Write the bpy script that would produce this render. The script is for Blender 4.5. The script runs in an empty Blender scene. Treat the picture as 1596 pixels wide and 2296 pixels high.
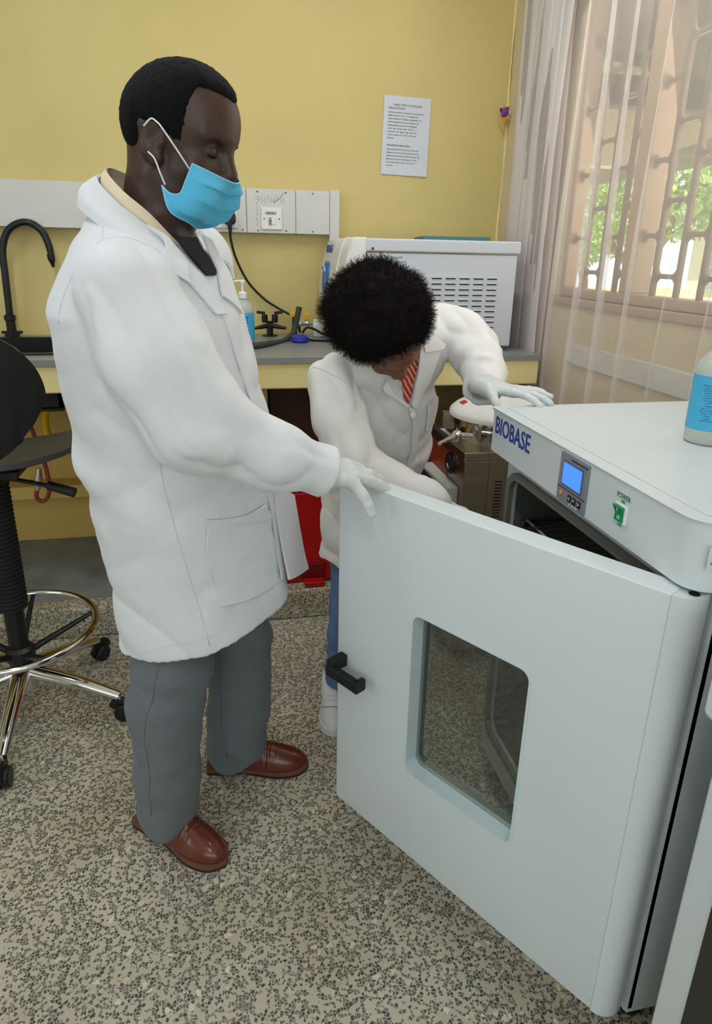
import bpy, bmesh, math, random
import numpy as np
from mathutils import Vector, Matrix
from mathutils.bvhtree import BVHTree

random.seed(4); RNG = np.random.default_rng(4)
SC = bpy.context.scene
COL = SC.collection
# ------------------------------------------------------------------ camera
CAM = np.array([0.0, 0.0, 1.4]); FPX = 1460.0
PIT, ROL, YAW = math.radians(18.75), math.radians(-1.17), math.radians(11.8)
_f = np.array([math.sin(YAW)*math.cos(PIT), math.cos(YAW)*math.cos(PIT), -math.sin(PIT)])
_r0 = np.array([math.cos(YAW), -math.sin(YAW), 0.0]); _d0 = np.cross(_f, _r0)
_r = math.cos(ROL)*_r0 + math.sin(ROL)*_d0
_d = -math.sin(ROL)*_r0 + math.cos(ROL)*_d0
cd = bpy.data.cameras.new('camera'); cam = bpy.data.objects.new('camera', cd); COL.objects.link(cam)
cam.matrix_world = Matrix(((_r[0], -_d[0], -_f[0], CAM[0]), (_r[1], -_d[1], -_f[1], CAM[1]), (_r[2], -_d[2], -_f[2], CAM[2]), (0, 0, 0, 1)))
cd.sensor_fit = 'VERTICAL'; cd.sensor_height = 36.0; cd.lens = FPX*36.0/2296.0
cd.shift_y = -84.0/2296.0; cd.clip_start = 0.02; cd.clip_end = 200
SC.camera = cam
def at(x, y, Y):
    """world point on the vertical plane at distance Y that the ray through image pixel (x, y) meets"""
    v = _r*((x-798)/FPX) + _d*((y-1064)/FPX) + _f
    return CAM + v*(Y/v[1])
def atz(x, y, z):
    v = _r*((x-798)/FPX) + _d*((y-1064)/FPX) + _f
    return CAM + v*((z-CAM[2])/v[2])
# ------------------------------------------------------------------ world, sun, area lights, exposure
W = bpy.data.worlds.new('sky'); SC.world = W; W.use_nodes = True
bg = W.node_tree.nodes['Background']; bg.inputs[0].default_value = (0.80, 0.90, 1.0, 1); bg.inputs[1].default_value = 2.0
def add_light(name, typ, loc, look, energy, color, size=None, size_y=None):
    L = bpy.data.lights.new(name, typ); L.energy = energy; L.color = color
    if typ == 'AREA':
        L.shape = 'RECTANGLE'; L.size = size; L.size_y = size_y or size
    o = bpy.data.objects.new(name, L); COL.objects.link(o); o.location = loc
    o.rotation_euler = (Vector(look)-Vector(loc)).to_track_quat('-Z', 'Y').to_euler()
    return o
sun = add_light('sun', 'SUN', (0, 0, 12), (4.5, 1.0, 0), 7.0, (1.0, 0.95, 0.86)); sun.data.angle = 0.01
add_light('daylight_rear_window', 'AREA', (-0.4, -2.36, 1.75), (-0.4, 3.0, 1.2), 38, (0.74, 0.87, 1.0), 3.2, 1.6)
add_light('daylight_left_window', 'AREA', (-3.06, 0.2, 1.75), (3.0, 1.4, 1.0), 26, (0.76, 0.88, 1.0), 2.2, 1.4)
add_light('daylight_right_window', 'AREA', (1.36, 1.6, 1.85), (-2.0, 1.4, 0.9), 10, (1.0, 0.97, 0.94), 1.5, 1.1)
SC.view_settings.view_transform = 'Standard'; SC.view_settings.look = 'None'
SC.view_settings.exposure = -0.17; SC.view_settings.gamma = 1.0; SC.view_settings.use_curve_mapping = False
# ------------------------------------------------------------------ materials
def lin(c):
    c = np.array(c, float)/255.0
    return tuple(np.where(c <= 0.04045, c/12.92, ((c+0.055)/1.055)**2.4)) + (1.0,)
MATS = {}
def mat(name, rgb, rough=0.5, metal=0.0, var=0.0, vscale=8.0, bump=0.0, bscale=200.0, spec=0.5, trans=0.0, emit=None, estr=0.0, coat=0.0, sheen=0.0, stretch=None, sss=0.0, alpha=1.0, ior=1.45):
    if name in MATS: return MATS[name]
    m = bpy.data.materials.new(name); m.use_nodes = True; nt = m.node_tree; N = nt.nodes; Lk = nt.links
    b = N['Principled BSDF']; b.inputs['Roughness'].default_value = rough; b.inputs['Metallic'].default_value = metal
    b.inputs['Specular IOR Level'].default_value = spec; b.inputs['Transmission Weight'].default_value = trans; b.inputs['IOR'].default_value = ior
    b.inputs['Coat Weight'].default_value = coat; b.inputs['Sheen Weight'].default_value = sheen; b.inputs['Alpha'].default_value = alpha
    if sss: b.inputs['Subsurface Weight'].default_value = sss; b.inputs['Subsurface Radius'].default_value = (0.01, 0.005, 0.003)
    c = lin(rgb)
    tc = N.new('ShaderNodeTexCoord'); mp = N.new('ShaderNodeMapping'); Lk.new(tc.outputs['Object'], mp.inputs['Vector'])
    if stretch: mp.inputs['Scale'].default_value = stretch
    nz = N.new('ShaderNodeTexNoise'); nz.inputs['Scale'].default_value = vscale; nz.inputs['Detail'].default_value = 5; Lk.new(mp.outputs[0], nz.inputs['Vector'])
    rp = N.new('ShaderNodeValToRGB'); rp.color_ramp.elements[0].position = 0.3; rp.color_ramp.elements[1].position = 0.7
    rp.color_ramp.elements[0].color = tuple(x*(1-var) for x in c[:3]) + (1,); rp.color_ramp.elements[1].color = tuple(min(1, x*(1+var)) for x in c[:3]) + (1,)
    Lk.new(nz.outputs['Fac'], rp.inputs[0]); Lk.new(rp.outputs[0], b.inputs['Base Color'])
    if bump:
        n2 = N.new('ShaderNodeTexNoise'); n2.inputs['Scale'].default_value = bscale; n2.inputs['Detail'].default_value = 3; Lk.new(mp.outputs[0], n2.inputs['Vector'])
        bp = N.new('ShaderNodeBump'); bp.inputs['Strength'].default_value = bump; bp.inputs['Distance'].default_value = 0.002
        Lk.new(n2.outputs['Fac'], bp.inputs['Height']); Lk.new(bp.outputs[0], b.inputs['Normal'])
    if emit: b.inputs['Emission Color'].default_value = lin(emit); b.inputs['Emission Strength'].default_value = estr
    MATS[name] = m; return m
def terrazzo():
    m = bpy.data.materials.new('terrazzo'); m.use_nodes = True; nt = m.node_tree; N = nt.nodes; Lk = nt.links; b = N['Principled BSDF']
    tc = N.new('ShaderNodeTexCoord')
    def vor(scale, feat='F1', rnd=1.0):
        v = N.new('ShaderNodeTexVoronoi'); v.inputs['Scale'].default_value = scale; v.feature = feat; v.inputs['Randomness'].default_value = rnd
        Lk.new(tc.outputs['Object'], v.inputs['Vector']); return v
    wn = N.new('ShaderNodeTexNoise'); wn.inputs['Scale'].default_value = 90; wn.inputs['Detail'].default_value = 1; Lk.new(tc.outputs['Object'], wn.inputs['Vector'])
    wa = N.new('ShaderNodeVectorMath'); wa.operation = 'MULTIPLY_ADD'; wa.inputs[1].default_value = (0.006, 0.006, 0.006); Lk.new(wn.outputs['Color'], wa.inputs[0]); Lk.new(tc.outputs['Object'], wa.inputs[2])
    def ramp(src, p0, c0, p1, c1, const=False):
        r = N.new('ShaderNodeValToRGB'); e = r.color_ramp.elements; e[0].position = p0; e[0].color = c0; e[1].position = p1; e[1].color = c1
        if const: r.color_ramp.interpolation = 'CONSTANT'
        Lk.new(src, r.inputs[0]); return r
    def mix(fac, a, c):
        x = N.new('ShaderNodeMix'); x.data_type = 'RGBA'; Lk.new(fac, x.inputs[0])
        for s, v in ((x.inputs[6], a), (x.inputs[7], c)):
            if isinstance(v, tuple): s.default_value = v
            else: Lk.new(v, s)
        return x.outputs[2]
    nz = N.new('ShaderNodeTexNoise'); nz.inputs['Scale'].default_value = 3.2; nz.inputs['Detail'].default_value = 4; Lk.new(tc.outputs['Object'], nz.inputs['Vector'])
    base = ramp(nz.outputs['Fac'], 0.3, lin((186, 177, 156)), 0.7, lin((208, 199, 177)))
    # dark angular chips: cells whose random value is low, shrunk from their edges
    d = vor(150); e = vor(150, 'DISTANCE_TO_EDGE')
    sep = N.new('ShaderNodeSeparateColor'); Lk.new(d.outputs['Color'], sep.inputs[0])
    w = N.new('ShaderNodeWhiteNoise') if False else None
    chip = ramp(sep.outputs[0], 0.0, (1, 1, 1, 1), 0.60, (0, 0, 0, 1), True)
    edge = ramp(e.outputs['Distance'], 0.06, (0, 0, 0, 1), 0.10, (1, 1, 1, 1))
    mul = N.new('ShaderNodeMath'); mul.operation = 'MULTIPLY'; Lk.new(chip.outputs[0], mul.inputs[0]); Lk.new(edge.outputs[0], mul.inputs[1])
    dk = ramp(sep.outputs[1], 0.2, lin((70, 70, 64)), 0.9, lin((124, 121, 108)))
    c1 = mix(mul.outputs[0], base.outputs[0], dk.outputs[0])
    # sparse pale marble chips
    for q in (d, e): Lk.new(wa.outputs[0], q.inputs['Vector'])
    d2 = vor(84); e2 = vor(84, 'DISTANCE_TO_EDGE'); s2 = N.new('ShaderNodeSeparateColor'); Lk.new(d2.outputs['Color'], s2.inputs[0])
    chip2 = ramp(s2.outputs[0], 0.0, (1, 1, 1, 1), 0.034, (0, 0, 0, 1), True)
    core2 = ramp(e2.outputs['Distance'], 0.05, (0, 0, 0, 1), 0.09, (1, 1, 1, 1))
    mu2 = N.new('ShaderNodeMath'); mu2.operation = 'MULTIPLY'; Lk.new(chip2.outputs[0], mu2.inputs[0]); Lk.new(core2.outputs[0], mu2.inputs[1])
    pale = ramp(s2.outputs[1], 0.3, lin((224, 214, 190)), 0.9, lin((205, 180, 152)))
    c2 = mix(mu2.outputs[0], c1, pale.outputs[0])
    # worn brownish grime patches
    n3 = N.new('ShaderNodeTexNoise'); n3.inputs['Scale'].default_value = 2.1; n3.inputs['Detail'].default_value = 6; Lk.new(tc.outputs['Object'], n3.inputs['Vector'])
    gr = ramp(n3.outputs['Fac'], 0.48, (1, 1, 1, 1), 0.72, (0.72, 0.66, 0.52, 1))
    mm = N.new('ShaderNodeMix'); mm.data_type = 'RGBA'; mm.blend_type = 'MULTIPLY'; mm.inputs[0].default_value = 0.8
    Lk.new(c2, mm.inputs[6]); Lk.new(gr.outputs[0], mm.inputs[7]); Lk.new(mm.outputs[2], b.inputs['Base Color'])
    rr = ramp(n3.outputs['Fac'], 0.3, (0.42,)*3+(1,), 0.7, (0.6,)*3+(1,)); Lk.new(rr.outputs[0], b.inputs['Roughness'])
    return m
def sheer(name='sheer_voile', a0=0.26, a1=0.30):
    m = bpy.data.materials.new(name); m.use_nodes = True; nt = m.node_tree; N = nt.nodes; Lk = nt.links
    out = N['Material Output']; N.remove(N['Principled BSDF'])
    d = N.new('ShaderNodeBsdfDiffuse'); t = N.new('ShaderNodeBsdfTranslucent'); tr = N.new('ShaderNodeBsdfTransparent')
    d.inputs[0].default_value = lin((250, 244, 242)); t.inputs[0].default_value = lin((250, 242, 238)); tr.inputs[0].default_value = (1, 0.985, 0.97, 1)
    m1 = N.new('ShaderNodeMixShader'); m1.inputs[0].default_value = 0.25; Lk.new(d.outputs[0], m1.inputs[1]); Lk.new(t.outputs[0], m1.inputs[2])
    m2 = N.new('ShaderNodeMixShader')
    tc = N.new('ShaderNodeTexCoord'); mp = N.new('ShaderNodeMapping'); mp.inputs['Scale'].default_value = (1, 1, 0.02); Lk.new(tc.outputs['Object'], mp.inputs[0])
    nz = N.new('ShaderNodeTexNoise'); nz.inputs['Scale'].default_value = 420; Lk.new(mp.outputs[0], nz.inputs['Vector'])
    r = N.new('ShaderNodeMapRange'); r.inputs[3].default_value = a0; r.inputs[4].default_value = a1; Lk.new(nz.outputs['Fac'], r.inputs[0])
    Lk.new(r.outputs[0], m2.inputs[0]); Lk.new(tr.outputs[0], m2.inputs[1]); Lk.new(m1.outputs[0], m2.inputs[2]); Lk.new(m2.outputs[0], out.inputs[0])
    return m
M_floor = terrazzo(); M_sheer = sheer(); M_gather = sheer('gathered_voile', 0.66, 0.72)
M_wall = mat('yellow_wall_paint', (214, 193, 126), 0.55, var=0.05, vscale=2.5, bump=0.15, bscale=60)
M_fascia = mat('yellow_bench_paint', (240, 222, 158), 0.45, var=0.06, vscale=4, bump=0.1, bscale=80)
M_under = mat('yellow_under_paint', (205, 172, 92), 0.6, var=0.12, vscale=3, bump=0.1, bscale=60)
M_ceil = mat('white_ceiling', (238, 236, 228), 0.8)
M_grey_paint = mat('worn_grey_floor_paint', (128, 132, 128), 0.5, var=0.3, vscale=5)
M_beige = mat('beige_window_wall', (216, 198, 160), 0.6, var=0.05, vscale=3)
M_trunk = mat('white_trunking_plastic', (214, 211, 204), 0.45, var=0.03, vscale=5)
M_white = mat('white_plastic', (232, 232, 228), 0.35)
M_oven = mat('oven_white_powder_coat', (214, 221, 222), 0.38, bump=0.12, bscale=900)
M_ovenin = mat('oven_inner_grey', (180, 184, 180), 0.4)
M_steel = mat('brushed_steel', (176, 166, 150), 0.34, metal=1.0, var=0.08, vscale=4, stretch=(1, 1, 12))
M_steel_dark = mat('dark_steel', (90, 88, 84), 0.35, metal=1.0)
M_chrome = mat('chrome', (225, 225, 225), 0.09, metal=1.0)
M_black = mat('black_plastic', (22, 23, 25), 0.38)
M_blackm = mat('matte_black', (24, 24, 26), 0.6)
M_rubber = mat('black_rubber', (30, 30, 31), 0.7)
M_bench = mat('grey_bench_top', (138, 140, 138), 0.3, var=0.08, vscale=6)
M_sink = mat('black_sink', (18, 18, 18), 0.4)
M_brown = mat('dark_brown_wood', (74, 45, 28), 0.5, var=0.25, vscale=6, stretch=(1, 1, 0.1))
M_red = mat('red_bin_plastic', (176, 10, 10), 0.4)
M_redd = mat('dark_red_plastic', (110, 8, 10), 0.4)
M_yel = mat('yellow_plastic', (235, 178, 20), 0.4)
M_blue = mat('blue_plastic', (40, 58, 170), 0.4)
M_paper = mat('white_paper', (214, 216, 222), 0.7)
M_ink = mat('grey_ink', (70, 70, 78), 0.8)
M_inkb = mat('blue_print', (24, 62, 148), 0.5)
M_wood = mat('window_timber', (176, 148, 120), 0.6, var=0.1, vscale=6)
M_bar = mat('window_bar_paint', (138, 116, 94), 0.55)
M_glass = mat('clear_glass', (240, 248, 246), 0.02, trans=1.0, ior=1.45)
# ------------------------------------------------------------------ mesh helpers
ORG = {}
def link(name, me, m=None, parent=None, smooth=False, origin=None):
    co = np.empty(len(me.vertices)*3, np.float32); me.vertices.foreach_get('co', co); co = co.reshape(-1, 3)
    lo, hi = co.min(0), co.max(0)
    o_ = np.array(origin, float) if origin is not None else np.array([(lo[0]+hi[0])/2, (lo[1]+hi[1])/2, lo[2]])
    co = co - o_; me.vertices.foreach_set('co', co.astype(np.float32).ravel()); me.update()
    ob = bpy.data.objects.new(name, me); COL.objects.link(ob); ORG[ob.name] = o_
    if m: me.materials.append(m)
    if smooth: me.polygons.foreach_set('use_smooth', [True]*len(me.polygons))
    if parent is not None:
        ob.parent = parent; ob.location = o_ - ORG[parent.name]
    else: ob.location = o_
    return ob
def thing(name, label, cat, loc, group=None):
    o = bpy.data.objects.new(name, None); COL.objects.link(o); o.location = loc; o.empty_display_size = 0.05
    ORG[o.name] = np.array(loc, float); o['label'] = label; o['category'] = cat
    if group: o['group'] = group
    return o
def tag(o, label, cat, group=None):
    o['label'] = label; o['category'] = cat
    if group: o['group'] = group
    return o
def struct(o): o['kind'] = 'structure'; return o
def pyd(name, V, F, m=None, parent=None, smooth=False, recalc=True):
    me = bpy.data.meshes.new(name); me.from_pydata([tuple(map(float, v)) for v in V], [], [tuple(map(int, f)) for f in F])
    if recalc:
        bm = bmesh.new(); bm.from_mesh(me); bmesh.ops.recalc_face_normals(bm, faces=bm.faces); bm.to_mesh(me); bm.free()
    return link(name, me, m, parent, smooth)
def bm_link(name, bm, m=None, parent=None, smooth=False, T=None):
    if T is not None: bm.transform(T)
    bmesh.ops.recalc_face_normals(bm, faces=bm.faces)
    me = bpy.data.meshes.new(name); bm.to_mesh(me); bm.free()
    return link(name, me, m, parent, smooth)
def bx(bm, x0, x1, y0, y1, z0, z1, bev=0.0, seg=2, T=None):
    b = bmesh.new(); bmesh.ops.create_cube(b, size=1.0)
    for v in b.verts: v.co = Vector(((x0+x1)/2+v.co.x*(x1-x0), (y0+y1)/2+v.co.y*(y1-y0), (z0+z1)/2+v.co.z*(z1-z0)))
    if bev: bmesh.ops.bevel(b, geom=list(b.edges), offset=bev, segments=seg, profile=0.5, affect='EDGES')
    if T is not None: b.transform(T)
    me = bpy.data.meshes.new('t'); b.to_mesh(me); b.free(); bm.from_mesh(me); bpy.data.meshes.remove(me)
def box(name, x0, x1, y0, y1, z0, z1, m, parent=None, bev=0.0, seg=2, T=None, smooth=False):
    bm = bmesh.new(); bx(bm, x0, x1, y0, y1, z0, z1, bev, seg)
    return bm_link(name, bm, m, parent, smooth, T)
def lathe_data(prof, n=28):
    V = []; F = []
    for r, z in prof:
        for k in range(n): a = 2*math.pi*k/n; V.append((r*math.cos(a), r*math.sin(a), z))
    for i in range(len(prof)-1):
        for k in range(n): F.append((i*n+k, i*n+(k+1) % n, (i+1)*n+(k+1) % n, (i+1)*n+k))
    F.append(tuple(range(n-1, -1, -1))); F.append(tuple((len(prof)-1)*n+k for k in range(n)))
    return V, F
def frame(axis):
    a = Vector(axis).normalized(); t = Vector((0, 0, 1)) if abs(a.z) < 0.9 else Vector((1, 0, 0))
    x = t.cross(a).normalized(); y = a.cross(x); return Matrix(((x.x, y.x, a.x), (x.y, y.y, a.y), (x.z, y.z, a.z)))
def lathe(name, prof, loc, m, parent=None, axis=(0, 0, 1), n=28, smooth=True):
    V, F = lathe_data(prof, n); R = frame(axis); L = Vector(loc)
    o = pyd(name, [tuple(R @ Vector(v) + L) for v in V], F, m, parent, smooth)
    if smooth: sharp(o)
    return o
def sharp(o, ang=35):
    me = o.data; bm = bmesh.new(); bm.from_mesh(me); c = math.cos(math.radians(ang))
    for e in bm.edges:
        if len(e.link_faces) == 2 and e.link_faces[0].normal.dot(e.link_faces[1].normal) < c: e.smooth = False
    bm.to_mesh(me); bm.free(); return o
def catmull(P, n=8, closed=False):
    P = [np.array(p, float) for p in P]; out = []; k = len(P)
    rng = range(k) if closed else range(k-1)
    for i in rng:
        p0 = P[(i-1) % k] if closed or i > 0 else 2*P[0]-P[1]; p1 = P[i]; p2 = P[(i+1) % k]
        p3 = P[(i+2) % k] if closed or i+2 < k else 2*P[-1]-P[-2]
        for s in range(n):
            t = s/n; out.append(0.5*((2*p1)+(-p0+p2)*t+(2*p0-5*p1+4*p2-p3)*t*t+(-p0+3*p1-3*p2+p3)*t**3))
    if not closed: out.append(P[-1])
    return out
def tube_data(P, r, n=10, closed=False, sy=1.0):
    P = [np.array(p, float) for p in P]; m = len(P); V = []; F = []
    R = r if hasattr(r, '__len__') else [r]*m
    prev = None
    for i in range(m):
        t = (P[(i+1) % m]-P[(i-1) % m]) if closed else (P[min(i+1, m-1)]-P[max(i-1, 0)])
        t = t/(np.linalg.norm(t)+1e-12)
        if prev is None:
            u = np.cross(t, (0, 0, 1.0)); 
            if np.linalg.norm(u) < 1e-3: u = np.cross(t, (1.0, 0, 0))
        else: u = prev - t*np.dot(prev, t)
        u /= np.linalg.norm(u); prev = u; w = np.cross(t, u)
        for k in range(n): a = 2*math.pi*k/n; V.append(P[i]+R[i]*(math.cos(a)*u+sy*math.sin(a)*w))
    for i in range(m if closed else m-1):
        j = (i+1) % m
        for k in range(n): F.append((i*n+k, i*n+(k+1) % n, j*n+(k+1) % n, j*n+k))
    if not closed: F.append(tuple(range(n-1, -1, -1))); F.append(tuple((m-1)*n+k for k in range(n)))
    return V, F
def tube(name, P, r, m, parent=None, n=10, closed=False, sm=6, sy=1.0):
    if sm: P = catmull(P, sm, closed)
    if hasattr(r, '__len__') and len(r) != len(P): r = np.interp(np.linspace(0, 1, len(P)), np.linspace(0, 1, len(r)), r)
    V, F = tube_data(P, r, n, closed, sy)
    return sharp(pyd(name, V, F, m, parent, True), 50)
def prism_bm(poly, lo, hi, axis):
    """extrude a 2D polygon along axis 'x','y' or 'z' between lo and hi"""
    bm = bmesh.new(); mk = {'x': lambda a, b, c: (c, a, b), 'y': lambda a, b, c: (a, c, b), 'z': lambda a, b, c: (a, b, c)}[axis]
    A = [bm.verts.new(mk(a, b, lo)) for a, b in poly]; B = [bm.verts.new(mk(a, b, hi)) for a, b in poly]
    bm.faces.new(A); bm.faces.new(B[::-1]); k = len(poly)
    for i in range(k): bm.faces.new((A[i], A[(i+1) % k], B[(i+1) % k], B[i]))
    return bm
def rrect(x0, x1, y0, y1, r, n=5):
    P = []
    for cx, cy, a0 in ((x1-r, y1-r, 0), (x0+r, y1-r, 90), (x0+r, y0+r, 180), (x1-r, y0+r, 270)):
        for k in range(n+1): a = math.radians(a0+90*k/n); P.append((cx+r*math.cos(a), cy+r*math.sin(a)))
    return P
def ring_prism(outer, inner, lo, hi, axis):
    bm = bmesh.new(); mk = {'x': lambda a, b, c: (c, a, b), 'y': lambda a, b, c: (a, c, b), 'z': lambda a, b, c: (a, b, c)}[axis]
    k = len(outer); R = [[bm.verts.new(mk(a, b, h)) for a, b in P] for P in (outer, inner) for h in (lo, hi)]
    for i in range(k):
        j = (i+1) % k
        for p, q in ((0, 1), (1, 3), (3, 2), (2, 0)): bm.faces.new((R[p][i], R[p][j], R[q][j], R[q][i]))
    return bm
def text(name, s, size, T, m, parent, ext=0.0004, align='CENTER', sx=1.0, bold=0.0):
    cu = bpy.data.curves.new(name, 'FONT'); cu.body = s; cu.size = size; cu.align_x = align; cu.align_y = 'CENTER'; cu.extrude = ext; cu.resolution_u = 3; cu.offset = bold
    o = bpy.data.objects.new('tmp', cu); COL.objects.link(o)
    me = bpy.data.meshes.new_from_object(o.evaluated_get(bpy.context.evaluated_depsgraph_get()))
    bpy.data.objects.remove(o); bpy.data.curves.remove(cu)
    me.transform(T @ Matrix.Diagonal((sx, 1, 1, 1))); me.name = name
    return link(name, me, m, parent)
def basis(o, x, y, z):
    return Matrix(((x[0], y[0], z[0], o[0]), (x[1], y[1], z[1], o[1]), (x[2], y[2], z[2], o[2]), (0, 0, 0, 1)))
def sheet(name, G, th, m, parent=None, smooth=True):
    """grid of points G[i][j] (numpy rows x cols x 3) -> thin solid sheet of thickness th"""
    G = np.array(G, float); a, b = G.shape[:2]
    du = np.gradient(G, axis=0) if a > 1 else 0; dv = np.gradient(G, axis=1); n = np.cross(du, dv); n /= (np.linalg.norm(n, axis=2, keepdims=True)+1e-12)
    V = list((G+n*th/2).reshape(-1, 3))+list((G-n*th/2).reshape(-1, 3)); F = []; o = a*b
    for i in range(a-1):
        for j in range(b-1):
            q = (i*b+j, i*b+j+1, (i+1)*b+j+1, (i+1)*b+j); F.append(q); F.append(tuple(o+k for k in q[::-1]))
    rim = [(0, j) for j in range(b)]+[(i, b-1) for i in range(1, a)]+[(a-1, j) for j in range(b-2, -1, -1)]+[(i, 0) for i in range(a-2, 0, -1)]
    for k in range(len(rim)):
        p = rim[k][0]*b+rim[k][1]; q = rim[(k+1) % len(rim)][0]*b+rim[(k+1) % len(rim)][1]; F.append((p, q, o+q, o+p))
    ob = pyd(name, V, F, m, parent, smooth); return sharp(ob, 60)
# ================================================================== THE ROOM
BW = 3.0      # back wall
WX = 1.27     # window wall
struct(box('floor', -3.3, WX+0.2, -2.6, BW+0.2, -0.1, 0.0, M_floor))
struct(box('ceiling', -3.3, 1.62, -2.6, BW+0.2, 2.9, 3.05, M_ceil))
struct(box('wall_back', -3.3, WX+0.2, BW, BW+0.15, 0, 2.9, M_wall))
M_wall2 = mat('cream_far_walls', (236, 232, 216), 0.6)
struct(box('wall_left', -3.3, -3.15, -2.6, BW, 0, 2.9, M_wall2))
struct(box('wall_rear', -3.15, WX+0.2, -2.6, -2.45, 0, 2.9, M_wall2))
WY0, WY1, WZ0, WZ1 = 0.35, 2.385, 1.26, 2.55
bm = bmesh.new()
bx(bm, WX, WX+0.075, WY1, BW, 0, 2.9); bx(bm, WX, WX+0.075, -2.45, WY0, 0, 2.9)
bx(bm, WX, WX+0.075, WY0, WY1, 0, WZ0); bx(bm, WX, WX+0.075, WY0, WY1, WZ1, 2.9)
struct(bm_link('wall_right', bm, M_beige))
# raw plaster crack strip in the room corner
V = catmull([(WX-0.004+0.003*math.sin(i*1.7), BW-0.003, 0.9+0.2*i) for i in range(11)], 3)
vv, ff = tube_data(V, [0.006+0.003*math.sin(i*0.9) for i in range(len(V))], 6)
struct(pyd('trim_3', vv, ff, M_fascia, None, True))
# window: timber frame, steel bars in a staggered pattern, panes between
win = thing('window_1', 'wide window with staggered steel bars behind sheer curtain', 'window', (WX+0.1, (WY0+WY1)/2, WZ0)); del win['label']; del win['category']; struct(win)
FX0, FX1 = WX+0.01, WX+0.06
box('window_frame', FX0, FX1, WY0, WY1, WZ0, WZ0+0.035, M_wood, win, 0.004)
box('window_frame', FX0, FX1, WY0, WY1, WZ1-0.05, WZ1, M_wood, win, 0.004)
box('window_frame', FX0, FX1, WY1-0.03, WY1, WZ0+0.035, WZ1-0.05, M_wood, win, 0.004)
box('window_frame', FX0, FX1, WY0, WY0+0.03, WZ0+0.035, WZ1-0.05, M_wood, win, 0.004)
mull = [(1.933, 1.998), (1.38, 1.445), (0.83, 0.895)]
for y0, y1 in mull: box('mullion', FX0, FX1+0.02, y0, y1, WZ0+0.035, WZ1-0.05, M_wood, win, 0.005)
vb = [2.253, 2.147, 2.052, 1.845, 1.735, 1.635, 1.53, 1.30, 1.195, 1.09, 0.985, 0.75, 0.645, 0.54, 0.44]
zt = WZ1-0.05
for y in vb: box('window_bar', WX+0.022, WX+0.037, y-0.008, y+0.008, WZ0+0.035, zt, M_bar, win, 0.002, 1)
edges = sorted(vb + [WY1-0.03, WY0+0.03] + [a for p in mull for a in p], reverse=True)
cells = [(a, b) for a, b in zip(edges[:-1], edges[1:]) if (b, a) not in mull]
for i, (a, b) in enumerate(cells):
    z = 1.353 + (0.115 if i % 2 == 0 else 0.0)
    while z < zt-0.05:
        bm = bmesh.new(); bx(bm, WX+0.022, WX+0.037, b+0.008, a-0.008, z-0.007, z+0.007, 0.002, 1)
        for yy, s in ((b+0.008, 1), (a-0.008, -1)):
            for zz in (1, -1):
                k = bmesh.new(); 
                p = [k.verts.new((x, yy+dy*s, z+zz*dz)) for x in (WX+0.024, WX+0.035) for dy, dz in ((0, 0.006), (0.014, 0.006), (0, 0.020))]
                k.faces.new(p[:3]); k.faces.new(p[3:]); 
                for q in range(3): k.faces.new((p[q], p[(q+1) % 3], p[3+(q+1) % 3], p[3+q]))
                me = bpy.data.meshes.new('t'); k.to_mesh(me); k.free(); bm.from_mesh(me); bpy.data.meshes.remove(me)
        bm_link('window_bar', bm, M_bar, win); z += 0.209
M_pane = bpy.data.materials.new('window_pane'); M_pane.use_nodes = True
nt = M_pane.node_tree; nt.nodes.remove(nt.nodes['Principled BSDF'])
tr = nt.nodes.new('ShaderNodeBsdfTransparent'); gl = nt.nodes.new('ShaderNodeBsdfGlossy'); gl.inputs['Roughness'].default_value = 0.02; mx = nt.nodes.new('ShaderNodeMixShader'); mx.inputs[0].default_value = 0.06
nt.links.new(tr.outputs[0], mx.inputs[1]); nt.links.new(gl.outputs[0], mx.inputs[2]); nt.links.new(mx.outputs[0], nt.nodes['Material Output'].inputs[0])
for a, b in ((WY1-0.03, 1.998), (1.933, 1.445), (1.38, 0.895), (0.83, WY0+0.03)):
    box('pane', WX+0.040, WX+0.044, b, a, WZ0+0.035, zt, M_pane, win)
struct(box('trim_1', WX-0.009, WX+0.02, WY0-0.03, WY1+0.02, WZ0-0.03, WZ0, M_wood, None, 0.005))
# lower trunking band on the window wall
t = thing('wall_trunking', 'white cable trunking band low on the wall behind the sheer curtain', 'trunking', (WX-0.02, 1.5, 1.03))
for k in range(4):
    y1 = 2.25-k*0.52; box('trunking_cover', WX-0.0115, WX-0.001, y1-0.515, y1, 1.03, 1.105, M_trunk, t, 0.003)
# outdoors
M_grass = mat('sunlit_grass', (176, 194, 118), 0.9, var=0.35, vscale=3)
M_soil = mat('pale_yard', (214, 196, 164), 0.9, var=0.12, vscale=1)
M_peach = mat('peach_plaster', (238, 220, 204), 0.8, var=0.05, vscale=2)
M_eave = mat('weathered_eave', (120, 108, 96), 0.8, var=0.4, vscale=5)
M_leaf = mat('tree_leaves', (168, 190, 104), 0.7, var=0.3, vscale=4)
M_bark = mat('tree_bark', (150, 122, 98), 0.9, var=0.25, vscale=8)
struct(box('yard_path', 1.5, 4.2, -8, 14, -0.45, -0.35, M_soil))
struct(box('yard_lawn', 4.2, 40, -14, 40, -0.45, -0.36, M_grass))
struct(box('yard_strip', 6.8, 8.2, -14, 34, -0.36, -0.33, M_soil))
vr = thing('veranda', 'weathered veranda roof with peach gable posts outside the barred window', 'veranda', (3.6, 3.0, -0.4))
bm = prism_bm([(1.6, 2.72), (4.6, 2.25), (4.6, 2.37), (1.6, 2.9)], -2, 9.5, 'y'); bm_link('roof', bm, M_eave, vr)
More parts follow.
